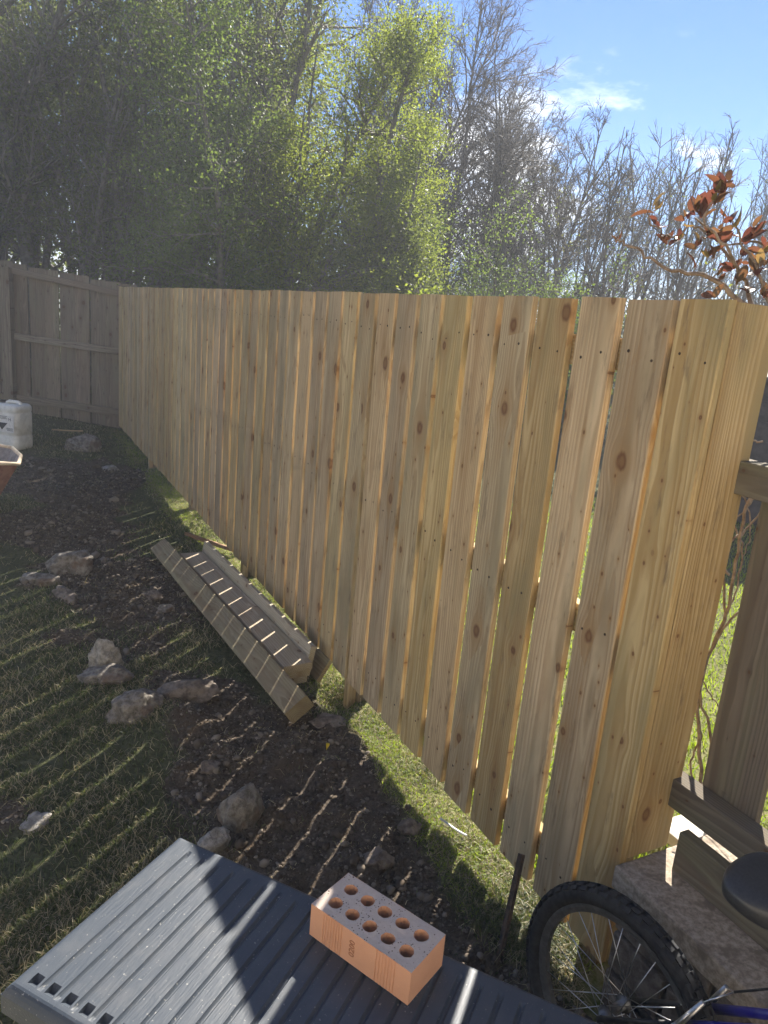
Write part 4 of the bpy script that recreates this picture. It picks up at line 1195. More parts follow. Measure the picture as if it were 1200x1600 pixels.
tube_obj('tray_rim', rim_pts + [rim_pts[0], rim_pts[1]], 0.014, MAT['cement'], barrow, 8)
for s in (0.02, 0.16):
    tube_obj('handle', [wb(0.10, 0.08 + (s - 0.08) * 0.25, 0.20), wb(-0.45, 0.08 + (s - 0.08) * 0.9, 0.275), wb(-0.85, s + (s - 0.08) * 0.5, 0.33), wb(-1.45, s + (s - 0.08) * 0.7, 0.52)], 0.017, MAT['red'], barrow, 10)
    tube_obj('leg', [wb(-0.62, s, 0.29), wb(-0.72, s, 0.03), wb(-0.80, s, 0.03), wb(-0.88, s, 0.32)], 0.014, MAT['red'], barrow, 8)
bm = bmesh.new(); add_torus(bm, wb(0.12, 0.08, 0.185), bay, bax, 0.145, 0.04, 32, 10)
bm_obj('tyre', bm, MAT['rubber'], barrow, True)
tube_obj('wheel_rim', [wb(0.12, 0.05, 0.185), wb(0.12, 0.11, 0.185)], 0.11, MAT['cement'], barrow, 20)

# ------------------------------------------------------------------ things beyond the fence, glimpsed through gaps
shed = empty('dark_shed', (4.6, 8.2, 0), 'low dark stained shed beyond the fence end at the right', 'shed')
for i in range(7):
    z = 0.1 + i * 0.205
    box_obj('cladding_board', (4.9, 7.6 - 0.004 * (i % 2), z + 0.1), Vector((1.75, -0.25, 0)), Vector((0.02, 0.14, 0)) * 0.12, UP * 0.1, MAT['darkboard'], shed, 0.004)
box_obj('core', (5.02, 8.35, 0.75), Vector((1.7, -0.25, 0)), Vector((0.08, 0.62, 0)), UP * 0.75, MAT['darkboard'], shed, 0.0)
box_obj('roof', (5.02, 8.3, 1.55), Vector((1.8, -0.26, 0)), Vector((0.1, 0.85, 0)), UP * 0.03, MAT['darkboard'], shed, 0.01)
toy = empty('red_plastic_tub', at(1206, 1195, 2.9), 'bit of red plastic on the lawn behind the old fence', 'tub')
bm = bmesh.new()
bmesh.ops.create_cone(bm, cap_ends=True, segments=20, radius1=0.09, radius2=0.12, depth=0.2)
for v in bm.verts: v.co += toy.location
bm_obj('tub_wall', bm, MAT['redtoy'], toy, False)
pv = atz(1066, 1296, 0.30)
props(box_obj('pale_slab', (pv.x, pv.y, 0.285), FD * 0.055, FN * 0.06, UP * 0.02, MAT['white'], None, 0.006), 'pale slab lying in the sun behind the old fence', 'slab')

# ------------------------------------------------------------------ trees
def seg_mesh(name, S, k=3):
    """S: (n,8) p0 p1 r0 r1 -> prisms"""
    S = np.asarray(S, float)
    p0, p1, r0, r1 = S[:, 0:3], S[:, 3:6], S[:, 6], S[:, 7]
    d = p1 - p0; d /= np.maximum(np.linalg.norm(d, axis=1, keepdims=True), 1e-9)
    ref = np.where(np.abs(d[:, 2:3]) < 0.9, np.array([[0, 0, 1.0]]), np.array([[1.0, 0, 0]]))
    s = np.cross(d, ref); s /= np.linalg.norm(s, axis=1, keepdims=True); t = np.cross(s, d)
    ang = 2 * np.pi * np.arange(k) / k
    rg = s[:, None] * np.cos(ang)[None, :, None] + t[:, None] * np.sin(ang)[None, :, None]
    V_ = np.concatenate([p0[:, None] + rg * r0[:, None, None], p1[:, None] + rg * r1[:, None, None]], 1)
    base = (np.arange(len(S)) * 2 * k)[:, None, None]
    j = np.arange(k); q = np.stack([j, (j + 1) % k, k + (j + 1) % k, k + j], 1)[None]
    return np_mesh(name, V_.reshape(-1, 3), (base + q).reshape(-1, 4), smooth=True)
def leaf_mesh(name, P, size, rng, flat=0.0, aspect=0.62):
    n_ = len(P)
    nrm = rng.normal(size=(n_, 3)); nrm[:, 2] += flat; nrm /= np.linalg.norm(nrm, axis=1, keepdims=True)
    a = np.cross(nrm, rng.normal(size=(n_, 3))); a /= np.linalg.norm(a, axis=1, keepdims=True)
    b_ = np.cross(nrm, a)
    s = size * (0.6 + 0.8 * rng.rand(n_))[:, None]
    V_ = np.stack([P - a * s * 0.5, P + b_ * s * 0.5 * aspect + nrm * s * 0.08, P + a * s * 0.5, P - b_ * s * 0.5 * aspect + nrm * s * 0.08], 1)
    me = np_mesh(name, V_.reshape(-1, 3), np.arange(n_ * 4).reshape(-1, 4))
    set_attr(me, 'var', np.repeat(np.clip(rng.beta(1.6, 2.4, n_), 0, 1), 4))
    return me
def grow(rng, p, d, L, r, lvl, K, out, tips):
    """K: list per level of dict(n, lo, ang, len, up, wob, seg)"""
    k = K[lvl]
    ns = max(2, int(round(L / k['seg'])))
    step = L / ns
    kids = []
    if lvl + 1 < len(K):
        nk = max(0, int(round(k['n'] * (0.75 + 0.5 * rng.rand()) * min(1.0, L / k.get('ref', L)))))
        kids = sorted(k['lo'] + (0.98 - k['lo']) * rng.rand(nk))
    ki = 0
    for i in range(ns):
        r0 = r * (1 - i / ns) ** 0.8 + K[lvl].get('rt', 0.002); r1 = r * (1 - (i + 1) / ns) ** 0.8 + K[lvl].get('rt', 0.002)
        d = d + rng.normal(size=3) * k['wob']; d[2] += k['up'] * step
        d /= np.linalg.norm(d)
        q = p + d * step
        out[0 if lvl == 0 else 1].append((*p, *q, r0, r1))
        while ki < len(kids) and kids[ki] <= (i + 1) / ns:
            f_ = kids[ki] * ns - i
            base = p + (q - p) * max(0, min(1, f_))
            s = np.cross(d, rng.normal(size=3)); s /= np.linalg.norm(s)
            an = k['ang'] * (0.7 + 0.6 * rng.rand())
            cd = d * math.cos(an) + s * math.sin(an)
            cl = k['len'] * L * (1.05 - 0.75 * kids[ki] if lvl == 0 else 1.05 - 0.5 * kids[ki]) * (0.7 + 0.6 * rng.rand())
            grow(rng, base.copy(), cd, cl, min(r1 * 0.75 + 0.001, r * k.get('rk', 0.45)), lvl + 1, K, out, tips)
            ki += 1
        p = q
        if lvl >= len(K) - 2: tips.append(p.copy())
    return
def tree(name, x, y, h, seed, K, label, cat='tree', group=None, r=0.1, stems=1, lean=(0, 0), bark='bark', leaf=None, nleaf=0, lsize=0.06, lspread=0.18, zlo=0.0, spread=0.25, sel=None, flat=0.0, twig='twig', lk=0.11):
    rng = np.random.RandomState(seed)
    z0 = gz(x, y) - 0.05
    root = empty(name, (x, y, z0), label, cat, group)
    tips = []
    for s in range(stems):
        out = ([], [])
        a = rng.uniform(0, 6.28); sp = spread if stems > 1 else 0
        d = np.array([lean[0] + math.cos(a) * sp * lk, lean[1] + math.sin(a) * sp * lk, 1.0]); d /= np.linalg.norm(d)
        grow(rng, np.array([x + math.cos(a) * sp * 0.5, y + math.sin(a) * sp * 0.5, z0]), d, h * (1 if s == 0 else rng.uniform(0.65, 1.0)), r * (1 if s == 0 else rng.uniform(0.5, 0.9)), 0, K, out, tips)
        mesh_obj('trunk', seg_mesh('trunk', out[0], 7), MAT[bark], root)
        if out[1]: mesh_obj('branches', seg_mesh('branches', out[1], 3), MAT[twig], root)
    if leaf and nleaf:
        T = np.array(tips); T = T[T[:, 2] > zlo + z0]
        if sel is not None: T = T[sel(T)]
        c = T[rng.randint(len(T), size=nleaf)]
        P = c + rng.normal(size=(nleaf, 3)) * lspread * (0.4 + 0.9 * rng.rand(nleaf, 1))
        P = P[P[:, 2] > 0.1]
        mesh_obj('crown', leaf_mesh('crown', P, lsize, rng, flat), MAT[leaf], root)
    return root
MAT['leaf_dark'] = leaf_mat('ivy_leaves', (0.075, 0.095, 0.038), (0.16, 0.18, 0.075), 0.5, (1.35, 1.4, 0.7))
MAT['leaf_lime'] = leaf_mat('spring_leaves', (0.14, 0.175, 0.04), (0.25, 0.27, 0.085), 0.55, (1.35, 1.4, 0.6))
MAT['leaf_mid'] = leaf_mat('hawthorn_leaves', (0.09, 0.125, 0.045), (0.17, 0.20, 0.08), 0.5, (1.35, 1.5, 0.6))
MAT['bud'] = leaf_mat('opening_buds', (0.13, 0.14, 0.04), (0.24, 0.24, 0.09), 0.5, (1.3, 1.4, 0.6))

K_dense = [dict(n=18, lo=0.20, ang=0.8, len=0.26, up=0.05, wob=0.05, seg=0.55, rk=0.38, rt=0.01),
           dict(n=7, lo=0.15, ang=0.7, len=0.45, up=0.10, wob=0.14, seg=0.30, rk=0.5),
           dict(n=4, lo=0.2, ang=0.7, len=0.45, up=0.0, wob=0.2, seg=0.2)]
K_lime = [dict(n=24, lo=0.12, ang=1.0, len=0.27, up=0.02, wob=0.06, seg=0.5, rk=0.38, rt=0.008),
          dict(n=8, lo=0.15, ang=0.8, len=0.45, up=-0.12, wob=0.14, seg=0.28, rk=0.5),
          dict(n=4, lo=0.2, ang=0.7, len=0.45, up=-0.3, wob=0.2, seg=0.18)]
K_bare = [dict(n=36, lo=0.16, ang=0.62, len=0.36, up=0.04, wob=0.045, seg=0.45, rk=0.36, rt=0.006),
          dict(n=11, lo=0.12, ang=0.62, len=0.42, up=0.14, wob=0.09, seg=0.26, rk=0.45, rt=0.003),
          dict(n=6, lo=0.1, ang=0.6, len=0.5, up=0.12, wob=0.13, seg=0.2, rt=0.0028),
          dict(n=3, lo=0.2, ang=0.5, len=0.5, up=0.1, wob=0.15, seg=0.15, rt=0.0025)]
K_sap = [dict(n=20, lo=0.28, ang=0.55, len=0.27, up=0.03, wob=0.03, seg=0.4, rk=0.35, rt=0.006),
         dict(n=7, lo=0.15, ang=0.6, len=0.42, up=0.12, wob=0.08, seg=0.22, rk=0.45, rt=0.0032),
         dict(n=4, lo=0.1, ang=0.6, len=0.5, up=0.08, wob=0.12, seg=0.16, rt=0.0028)]
K_bush = [dict(n=12, lo=0.05, ang=0.8, len=0.45, up=0.02, wob=0.09, seg=0.25, rk=0.4, rt=0.004),
          dict(n=6, lo=0.1, ang=0.7, len=0.5, up=0.05, wob=0.14, seg=0.16, rk=0.5),
          dict(n=3, lo=0.2, ang=0.7, len=0.5, up=0.0, wob=0.2, seg=0.1)]
GD = 'dense trees behind the far fence'
dl = ['ivy-clad tree at the left edge behind the old fence', 'dark tree second from the left edge behind the old fence', 'dark tree above the middle of the old far fence',
      'dark tree rising above the corner where both fences meet', 'tall dark tree just right of the fence corner', 'dark leafy tree behind the left third of the new fence']
dx_ = [-7.6, -6.5, -5.6, -4.75, -3.9, -3.1]
for i, x in enumerate(dx_):
    tree('dense_tree', x + rnd.uniform(-.2, .2), 13.0 + rnd.uniform(-0.8, 0.9) - 0.08 * x, 9.2 + rnd.uniform(-0.8, 0.8), 100 + i, K_dense, dl[i], 'tree', GD, r=0.13, stems=5, leaf='leaf_dark', nleaf=19000, lsize=0.052, lspread=0.17, zlo=2.3, spread=0.9)
for i, x in enumerate((-10.8, -9.0, -7.4, -5.8, -4.4, -3.2)):
    tree('dense_tree', x, 17.5 + rnd.uniform(-1, 1), 10.0 + rnd.uniform(-1, 0.6), 150 + i, K_dense, 'dark tree in the back row of the dense wood on the left', 'tree', 'back row of the dense wood', r=0.15, stems=3, leaf='leaf_dark', nleaf=13000, lsize=0.075, lspread=0.34, zlo=2.0, spread=0.8)
tree('pale_trunk_tree', -3.25, 11.7, 4.6, 190, [dict(n=8, lo=0.4, ang=0.7, len=0.35, up=0.0, wob=0.09, seg=0.3, rk=0.4, rt=0.01), dict(n=5, lo=0.2, ang=0.7, len=0.5, up=0.05, wob=0.15, seg=0.2), dict(n=3, lo=0.2, ang=0.7, len=0.5, up=0, wob=0.2, seg=0.15)],
     'tree with a pale leaning trunk above the fence corner', r=0.085, lean=(0.42, 0.0), bark='bark_pale', leaf='leaf_dark', nleaf=2500, lspread=0.2, zlo=2.2)
for i, (x, y, h) in enumerate(((-0.85, 12.0, 6.0), (-1.75, 11.9, 6.6), (-0.25, 12.6, 4.9))):
    tree('lime_leaved_tree', x, y, h, 200 + i, K_lime, ('bright lime-leaved tree catching the sun above the fence', 'paler leafy tree half hidden beside the lime-leaved one', 'lower lime tree at the right edge of the leafy mass')[i], 'tree', None, r=0.09, stems=3, leaf='leaf_lime', nleaf=42000, lsize=0.040, lspread=0.15, zlo=0.9, spread=0.45)
for i, (x, y, h) in enumerate(((0.25, 13.8, 3.7), (1.15, 13.6, 4.0), (2.0, 13.9, 3.4), (2.6, 13.3, 2.7), (1.5, 12.2, 2.5))):
    tree('hawthorn_bush', x, y, h, 230 + i, K_bush, ('dull green bush right of the lime-leaved tree', 'tallest dull green bush above the middle of the fence', 'green bush in front of the bare trees', 'small yellowish bush beside the thin saplings', 'low green bush close behind the fence top')[i], 'bush', 'green bushes behind the fence', r=0.05, lk=0.5, stems=6, leaf='leaf_mid', nleaf=20000, lsize=0.038, lspread=0.15, zlo=0.3, spread=0.9, bark='bark')
tree('leafy_tree', -2.55, 11.9, 6.6, 207, K_lime, 'dull green leafy tree left of the bright lime-leaved tree', 'tree', None, r=0.08, stems=3, leaf='leaf_mid', nleaf=36000, lsize=0.042, lspread=0.17, zlo=0.9, spread=0.6)
tree('lime_shrub', -0.25, 8.6, 2.5, 260, K_bush, 'small sunlit lime shrub peeping over the fence top', 'shrub', None, r=0.02, lk=0.5, stems=7, leaf='leaf_lime', nleaf=3200, lsize=0.05, lspread=0.07, zlo=1.0, spread=0.7)
tree('green_shrub', -3.0, 10.9, 2.2, 262, K_bush, 'dark green shrub behind the corner of the two fences', 'shrub', None, r=0.02, lk=0.5, stems=7, leaf='leaf_mid', nleaf=5000, lsize=0.05, lspread=0.1, zlo=0.8, spread=0.8)
bare = [(at(a_, b_, c_).x, c_, at(a_, b_, c_).z) for a_, b_, c_ in ((655, -70, 19.0), (705, -40, 18.2), (750, 15, 19.5), (795, 75, 18.0), (842, 125, 19.2), (885, 160, 18.4), (600, -80, 20.5), (930, 185, 20.0), (730, -10, 22.0), (775, 45, 23.0), (825, 100, 22.5), (680, -60, 23.0))]
bl = ('tallest bare tree behind the lime-leaved tree', 'bare tree at the peak of the leafless slope', 'bare tree left of the cloud', 'bare branching tree below the slope of treetops', 'bare tree directly in front of the cloud',
      'shorter bare tree right of the cloud', 'bare tree showing through gaps above the dark wood', 'low bare tree at the start of the thin saplings', 'hazy bare tree behind the peak of the leafless slope', 'hazy bare tree behind the upper slope of treetops', 'hazy bare tree behind the cloudward slope', 'hazy bare tree far behind the lime-leaved tree')
sp = random.Random(8)
for i, (x, y, h) in enumerate(bare):
    kb = [dict(k_) for k_ in K_bare]
    for k_ in kb[:3]:
        k_['ang'] *= sp.uniform(0.85, 1.35); k_['up'] *= sp.uniform(0.1, 0.9); k_['wob'] *= sp.uniform(0.9, 1.7); k_['n'] *= sp.uniform(0.75, 1.1)
    tree('bare_tree', x, y, h, 300 + i, kb, bl[i], 'tree', 'leafless trees behind the fence', r=0.058, stems=2, bark='twig', spread=0.4)
sp = random.Random(8)
for i in range(58):
    y = sp.uniform(13.5, 24)
    pxx = 860 + 400 * ((i % 29) + sp.random()) / 29
    b0 = at(pxx, 440, y)
    tp = at(pxx, 175 + sp.uniform(0, 95) + (50 if pxx < 900 else 0), y)
    kb = [dict(k_) for k_ in K_sap]
    for k_ in kb:
        k_['ang'] *= sp.uniform(0.8, 1.4); k_['up'] *= sp.uniform(0.2, 1.0); k_['wob'] *= sp.uniform(0.9, 1.8); k_['n'] *= sp.uniform(0.6, 1.15); k_['lo'] *= sp.uniform(0.8, 1.5)
    tree('thin_sapling', b0.x, y, tp.z, 400 + i, kb, 'thin bare sapling in the row at the right behind the fence', 'sapling', 'bare saplings at the right', r=sp.uniform(0.022, 0.045), lean=(sp.uniform(0.0, 0.14), 0), bark='twig',
         leaf='bud' if i % 3 == 0 else None, nleaf=260 if i % 3 == 0 else 0, lsize=0.035, lspread=0.05)
for i, (pxx, y, h) in enumerate(((1010, 10.5, 2.5), (1060, 10.8, 2.7), (1105, 10.2, 2.4), (1150, 11, 2.9))):
    b0 = at(pxx, 440, y)
    tree('budding_shrub', b0.x, y, h, 460 + i, K_bush, 'budding light green shrub over the fence top at the right', 'shrub', 'budding shrubs behind the fence', r=0.012, lk=0.5, stems=4, leaf='bud', nleaf=420, lsize=0.045, lspread=0.05, zlo=0.8, spread=0.5)
# the depth of the wood: one mass of foliage nobody could count
rg = np.random.RandomState(77)
n_ = 21000
P = np.stack([rg.uniform(-15, -2.4, n_), rg.uniform(19.5, 23.5, n_), 0.1 + 9.3 * rg.rand(n_) ** 1.15], 1)
dens = vn1(P[:, 0] * 0.55, P[:, 2] * 0.55) * 0.6 + vn2(P[:, 0] * 1.6, P[:, 2] * 1.6) * 0.4
gap = np.exp(-(((P[:, 0] + 9.8) / 1.5) ** 2 + ((P[:, 2] - 4.9) / 0.9) ** 2))
P = P[rg.rand(len(P)) < np.clip(0.25 + 1.2 * dens - 1.6 * gap, 0, 1)]
props(mesh_obj('far_wood', leaf_mesh('far_wood', P, 0.17, rg), MAT['leaf_dark']), 'mass of dark foliage deep in the wood on the left', 'wood', kind='stuff')
n_ = 4500
P = np.stack([rg.uniform(-11, 0.5, n_), 12.0 + rg.rand(n_) * 3.5, 0.1 + 2.4 * rg.rand(n_) ** 1.2], 1)
props(mesh_obj('undergrowth', leaf_mesh('undergrowth', P, 0.09, rg), MAT['leaf_dark']), 'dark tangled undergrowth below the trees on the left', 'undergrowth', kind='stuff')

# ------------------------------------------------------------------ red-leaved shrub at the right
MAT['leaf_red'] = leaf_mat('copper_leaves', (0.085, 0.042, 0.036), (0.15, 0.14, 0.06), 0.38, (2.0, 1.25, 0.9), 0.4)
def leaf_blade(n_=6):
    bm = bmesh.new()
    prof = [(0.0, 0.03), (0.08, 0.22), (0.22, 0.42), (0.42, 0.52), (0.62, 0.50), (0.80, 0.36), (0.93, 0.16), (1.0, 0.0)]
    Lr, Mr, Rr = [], [], []
    for t, w in prof:
        zc = -0.30 * t * t
        Mr.append(bm.verts.new((0, t, zc)))
        if w > 0:
            Lr.append(bm.verts.new((-w * 0.48, t, zc + w * 0.16))); Rr.append(bm.verts.new((w * 0.48, t, zc + w * 0.16)))
    for i in range(len(prof) - 2):
        bm.faces.new((Lr[i], Mr[i], Mr[i + 1], Lr[i + 1])); bm.faces.new((Mr[i], Rr[i], Rr[i + 1], Mr[i + 1]))
    bm.faces.new((Lr[-1], Mr[-2], Mr[-1])); bm.faces.new((Mr[-2], Rr[-1], Mr[-1]))
    return bm
leaf_vars = []
for i in range(4):
    bm = leaf_blade(); me = bpy.data.meshes.new('leaf'); bm.to_mesh(me); bm.free()
    me.polygons.foreach_set('use_smooth', [True] * len(me.polygons))
    set_attr(me, 'var', [(0.0, 0.15, 0.4, 0.95)[i]] * len(me.vertices)); me.materials.append(MAT['leaf_red'])
    leaf_vars.append(me)
sb_ = at(1330, 560, 2.25)
shrub = empty('red_leaved_shrub', (sb_.x, sb_.y, 0.25), 'shrub with coppery red leaves arching over the fence end', 'shrub')
lr = random.Random(3)
def rough_path(pts, k=5, j=0.008):
    """Catmull-Rom through points with a little wobble"""
    P = [Vector(p) for p in pts]; P = [P[0] * 2 - P[1]] + P + [P[-1] * 2 - P[-2]]
    out = []
    for i in range(1, len(P) - 2):
        for s in range(k):
            t = s / k
            out.append(0.5 * ((2 * P[i]) + (P[i + 1] - P[i - 1]) * t + (2 * P[i - 1] - 5 * P[i] + 4 * P[i + 1] - P[i + 2]) * t * t + (-P[i - 1] + 3 * P[i] - 3 * P[i + 1] + P[i + 2]) * t ** 3) + Vector((lr.uniform(-j, j), lr.uniform(-j, j), lr.uniform(-j, j))))
    out.append(P[-2])
    return out
def stem(pix, r0, r1, mat='vine', name='stem', parent=None, j=0.006):
    pts = rough_path([at(*p) for p in pix], 5, j)
    rr = [r0 + (r1 - r0) * i / (len(pts) - 1) for i in range(len(pts))]
    return tube_obj(name, pts, rr, MAT[mat], parent or shrub, 6), pts
def put_leaf(P, d, size):
    o = bpy.data.objects.new('leaf', leaf_vars[lr.choice((0, 0, 1, 1, 2, 2, 3))]); COL.objects.link(o); o.parent = shrub
    d = Vector(d).normalized(); ref = Vector((lr.gauss(0, 1), lr.gauss(0, 1), lr.gauss(0.6, 1))).normalized()
    s = d.cross(ref).normalized(); u = s.cross(d)
    M = Matrix((s, d, u)).transposed()
    o.rotation_euler = M.to_euler()
    o.scale = (size * lr.uniform(0.8, 1.15), size, size)
    o.location = Vector(P) - shrub.location
def cluster(px_, py_, y, n_, size, up=(0, 0, 1)):
    P = at(px_, py_, y)
    for i in range(n_):
        d = Vector((lr.gauss(0, 0.8), lr.gauss(0, 0.7), lr.gauss(0, 0.7))) + Vector(up)
        put_leaf(P + Vector((lr.uniform(-.008, .008), lr.uniform(-.008, .008), lr.uniform(-.012, .012))), d, size * lr.uniform(0.5, 1.0))
stem([(1330, 620, 2.2), (1240, 560, 2.2), (1180, 495, 2.2), (1120, 440, 2.22), (1060, 425, 2.25), (1010, 400, 2.3), (975, 380, 2.32), (962, 376, 2.32)], 0.010, 0.0025)
stem([(1180, 495, 2.2), (1165, 440, 2.25), (1140, 405, 2.3), (1115, 365, 2.3), (1085, 340, 2.3)], 0.007, 0.0025)
stem([(1115, 365, 2.3), (1080, 355, 2.35), (1050, 370, 2.35), (1020, 350, 2.35), (1012, 330, 2.35)], 0.004, 0.002)
stem([(1165, 440, 2.25), (1135, 385, 2.2), (1100, 345, 2.2), (1125, 300, 2.2)], 0.005, 0.002)
stem([(1240, 560, 2.2), (1190, 440, 2.2), (1165, 385, 2.2), (1145, 345, 2.2)], 0.006, 0.002)
stem([(1300, 500, 2.3), (1200, 385, 2.3), (1150, 383, 2.3), (1125, 375, 2.3)], 0.005, 0.002)
stem([(1230, 570, 2.1), (1195, 550, 2.08), (1178, 520, 2.08), (1162, 515, 2.08)], 0.004, 0.0015)
stem([(1330, 620, 2.2), (1320, 800, 2.2), (1325, 1050, 2.25), (1330, 1290, 2.25)], 0.012, 0.016)
for c in ((962, 376, 2.32, 4, .036), (1020, 330, 2.35, 4, .075), (1030, 348, 2.35, 3, .05), (1042, 378, 2.35, 5, .05), (1085, 330, 2.3, 5, .055), (1100, 335, 2.25, 5, .075), (1128, 300, 2.2, 4, .075), (1135, 290, 2.2, 4, .06), (1120, 320, 2.2, 4, .06),
          (1145, 355, 2.2, 4, .08), (1105, 370, 2.3, 5, .05), (1125, 378, 2.28, 5, .055), (1160, 378, 2.25, 5, .065), (1110, 405, 2.25, 5, .05), (1085, 420, 2.25, 3, .05), (1180, 430, 2.2, 5, .065), (1195, 390, 2.25, 5, .055), (1150, 440, 2.2, 4, .05),
          (1170, 455, 2.2, 4, .05), (1195, 460, 2.2, 5, .055), (1118, 462, 2.15, 2, .055), (1145, 415, 2.25, 4, .045), (1187, 517, 2.08, 3, .018), (1230, 400, 2.2, 8, .06), (1250, 470, 2.2, 8, .06), (1070, 345, 2.3, 4, .05), (1092, 385, 2.28, 4, .045), (1132, 345, 2.22, 4, .055), (1178, 360, 2.2, 4, .05), (1160, 405, 2.25, 5, .045), (1190, 420, 2.15, 4, .05), (1120, 430, 2.2, 4, .04), (1060, 372, 2.33, 3, .04)):
    cluster(*c)

# bare climber between the two fences
vine = empty('bare_climber', F(0.22, -0.15, 0.44), 'tangle of bare climbing stems between the new and old fences', 'climber')
for pix, r0, r1 in (([(1105, 1290, 2.12), (1095, 1200, 2.1), (1090, 1090, 2.08), (1112, 1010, 2.06), (1135, 960, 2.05), (1150, 880, 2.05), (1165, 800, 2.05), (1185, 760, 2.05), (1230, 700, 2.05)], .006, .004),
                    ([(1100, 1270, 2.1), (1110, 1160, 2.1), (1093, 1070, 2.06), (1120, 1000, 2.05), (1150, 960, 2.04), (1205, 935, 2.03)], .005, .003),
                    ([(1135, 960, 2.06), (1130, 900, 2.07), (1140, 850, 2.07), (1165, 830, 2.07), (1195, 790, 2.06)], .004, .0025),
                    ([(1085, 1230, 2.1), (1080, 1190, 2.1), (1095, 1150, 2.1), (1090, 1122, 2.1), (1075, 1120, 2.1)], .0035, .002),
                    ([(1140, 900, 2.12), (1125, 870, 2.12), (1128, 840, 2.12), (1160, 800, 2.12), (1185, 770, 2.12)], .004, .002),
                    ([(1098, 1065, 2.06), (1118, 1098, 2.03), (1135, 1122, 2.0), (1165, 1128, 1.98), (1205, 1118, 1.95)], .0022, .0014),
                    ([(1142, 810, 2.1), (1160, 860, 2.1), (1150, 920, 2.1), (1138, 950, 2.1)], .003, .002),
                    ([(1150, 765, 2.1), (1165, 785, 2.1), (1172, 830, 2.1), (1160, 870, 2.1)], .0025, .0015),
                    ([(1190, 690, 2.08), (1165, 690, 2.1), (1150, 688, 2.1)], .003, .0018)):
    stem(pix, r0, r1, 'vine', 'stem', vine, 0.004)
props(tube_obj('wire', rough_path([at(1098, 1225, 1.98), at(1103, 1260, 1.95), at(1102, 1300, 1.92), at(1108, 1335, 1.88), at(1122, 1365, 1.84)], 6, 0.001), 0.0016, MAT['wire'], None, 5), 'thin pale wire hanging in front of the old fence', 'wire')
props(tube_obj('grass_stalk', rough_path([at(1108, 1222, 2.0), at(1130, 1218, 1.98), at(1155, 1208, 1.96)], 5, 0.001), 0.0014, MAT['wire'], None, 5), 'short pale stalk sticking out before the old fence', 'stalk')
props(tube_obj('dandelion', [Vector((-0.155, 2.86, gz(-.155, 2.86))), Vector((-0.15, 2.86, gz(-.155, 2.86) + 0.03))], [0.001, 0.009], noise_mat('dandelion_yellow', (0.6, 0.4, 0.02), (0.7, 0.5, 0.03), 90, 0.8, 0), None, 8), 'tiny yellow dandelion in the grass near the post hole', 'flower')

# ------------------------------------------------------------------ unseen paving added behind the camera to bounce sun onto the fence
MAT['paving'] = noise_mat('sandstone_paving', (0.36, 0.30, 0.225), (0.50, 0.43, 0.335), 6, 0.9, 0.2, 0.004, c3=(0.30, 0.25, 0.19))
unseen_terrace = props(empty('unseen_terrace', (0, -2.5, 0)), kind='structure')
slab_me = None
for i in range(-6, 8):
    for j in range(8):
        c = Vector((i * 0.61 - 0.1, 0.30 - j * 0.61, 0.035))
        if slab_me is None:
            bm = bmesh.new(); add_box(bm, (0, 0, 0), Vector((0.3, 0, 0)), Vector((0, 0.3, 0)), UP * 0.03, 0.006)
            bmesh.ops.recalc_face_normals(bm, faces=bm.faces)
            slab_me = bpy.data.meshes.new('paving_slab'); bm.to_mesh(slab_me); bm.free(); slab_me.materials.append(MAT['paving'])
        o = bpy.data.objects.new('paving_slab', slab_me); COL.objects.link(o); o.parent = unseen_terrace; o.location = c - unseen_terrace.location
        o.location.z += rnd.uniform(-0.004, 0.004)

# ------------------------------------------------------------------ unseen building added behind the camera as a sunlight reflector for the fence
MAT['render'] = noise_mat('cream_render', (0.66, 0.60, 0.50), (0.74, 0.68, 0.58), 30, 0.95, 0.3, 0.004)
MAT['glass'] = noise_mat('window_glass', (0.02, 0.025, 0.03), (0.03, 0.035, 0.04), 3, 0.08, 0.0, spec=0.6)
MAT['roof'] = noise_mat('roof_tiles', (0.16, 0.09, 0.065), (0.24, 0.14, 0.10), 12, 0.9, 0.4, 0.02)
unseen_house = props(empty('unseen_house', (0.5, -4.4, 0)), kind='structure')
HX0, HX1, HY, HT = -6.0, 6.5, -4.2, 5.2
openings = [('window', -4.6, -2.9, 0.95, 2.15), ('door', -1.2, 0.6, 0.1, 2.15), ('window', 2.4, 4.4, 0.95, 2.15), ('window', -4.4, -3.0, 3.4, 4.6), ('window', -0.7, 0.5, 3.4, 4.6), ('window', 2.7, 4.1, 3.4, 4.6)]
xs = sorted({HX0, HX1} | {v for o_ in openings for v in o_[1:3]}); zs = sorted({-0.2, HT} | {v for o_ in openings for v in o_[3:5]})
bm = bmesh.new()
for i in range(len(xs) - 1):
    for j in range(len(zs) - 1):
        mx, mz = (xs[i] + xs[i + 1]) / 2, (zs[j] + zs[j + 1]) / 2
        if any(o_[1] < mx < o_[2] and o_[3] < mz < o_[4] for o_ in openings): continue
        bm.faces.new([bm.verts.new((x_, HY, z_)) for x_, z_ in ((xs[i], zs[j]), (xs[i + 1], zs[j]), (xs[i + 1], zs[j + 1]), (xs[i], zs[j + 1]))])
bmesh.ops.remove_doubles(bm, verts=bm.verts, dist=1e-4)
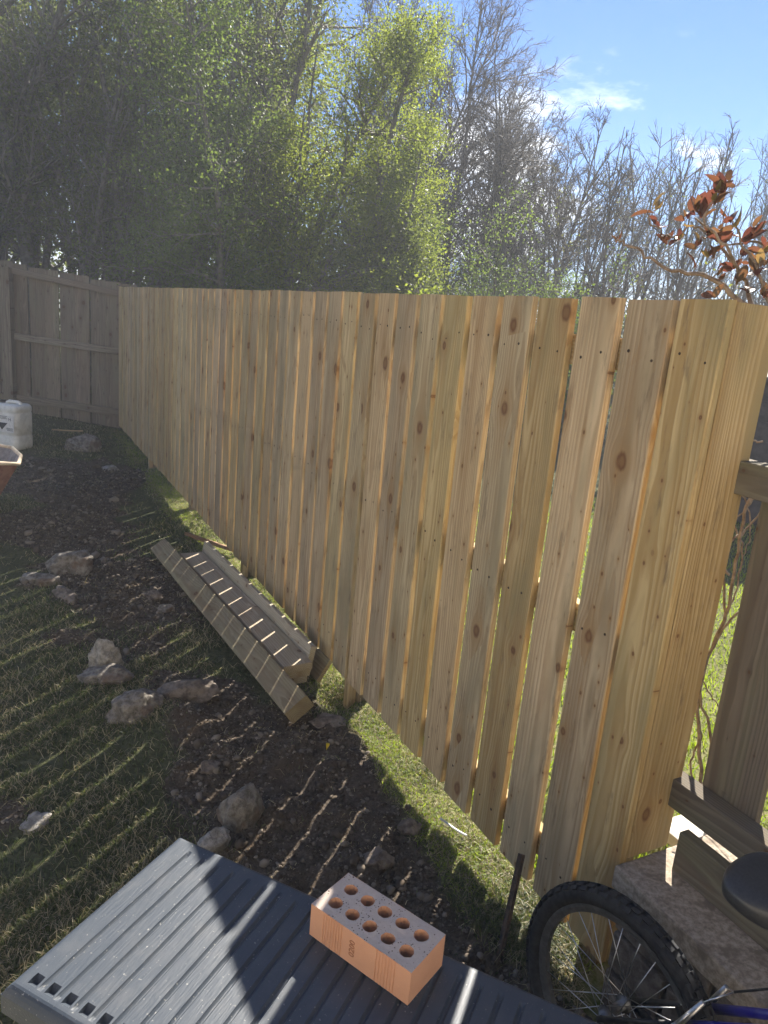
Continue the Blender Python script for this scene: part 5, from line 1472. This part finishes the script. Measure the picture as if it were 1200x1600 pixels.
g_ = bmesh.ops.extrude_face_region(bm, geom=list(bm.faces))
for v in g_['geom']:
    if isinstance(v, bmesh.types.BMVert): v.co.y -= 0.28
bm_obj('wall', bm, MAT['render'], unseen_house)
for nm, xa, xb, za, zb in openings:
    w_ = box_obj(nm, ((xa + xb) / 2, HY - 0.12, (za + zb) / 2), Vector(((xb - xa) / 2 - 0.003, 0, 0)), Vector((0, 0.02, 0)), UP * ((zb - za) / 2 - 0.003), MAT['glass'], unseen_house, 0.0)
    for xx in (xa + 0.03, (xa + xb) / 2, xb - 0.03):
        box_obj('frame', (xx, HY - 0.09, (za + zb) / 2), Vector((0.028, 0, 0)), Vector((0, 0.03, 0)), UP * ((zb - za) / 2 - 0.006), MAT['white'], w_, 0.003)
    for zz in (za + 0.03, zb - 0.03):
        box_obj('frame', ((xa + xb) / 2, HY - 0.088, zz), Vector(((xb - xa) / 2 - 0.06, 0, 0)), Vector((0, 0.028, 0)), UP * 0.028, MAT['white'], w_, 0.003)
box_obj('roof', ((HX0 + HX1) / 2, HY - 2.2, HT + 1.1), Vector(((HX1 - HX0) / 2 + 0.3, 0, 0)), Vector((0, 2.6, -1.25)), Vector((0, 0.03, 0.06)), MAT['roof'], unseen_house, 0.0)

# ------------------------------------------------------------------ thin volume added to imitate the veil of sun glare
hz_m = bpy.data.materials.new('glare_volume'); hz_m.use_nodes = True
hn, hl = hz_m.node_tree.nodes, hz_m.node_tree.links
hn.clear()
ho = hn.new('ShaderNodeOutputMaterial'); hv = hn.new('ShaderNodeVolumePrincipled')
hv.inputs['Color'].default_value = (0.95, 0.97, 1.0, 1)
hv.inputs['Density'].default_value = 0.0052
hv.inputs['Anisotropy'].default_value = 0.0
hl.new(hv.outputs['Volume'], ho.inputs['Volume'])
bm = bmesh.new(); add_box(bm, (0, 120, 6.0), Vector((760, 0, 0)), Vector((0, 900, 0)), UP * 7.6)
props(bm_obj('glare_veil', bm, hz_m), 'thin volume added in place of sun glare', 'glare_veil', kind='stuff')
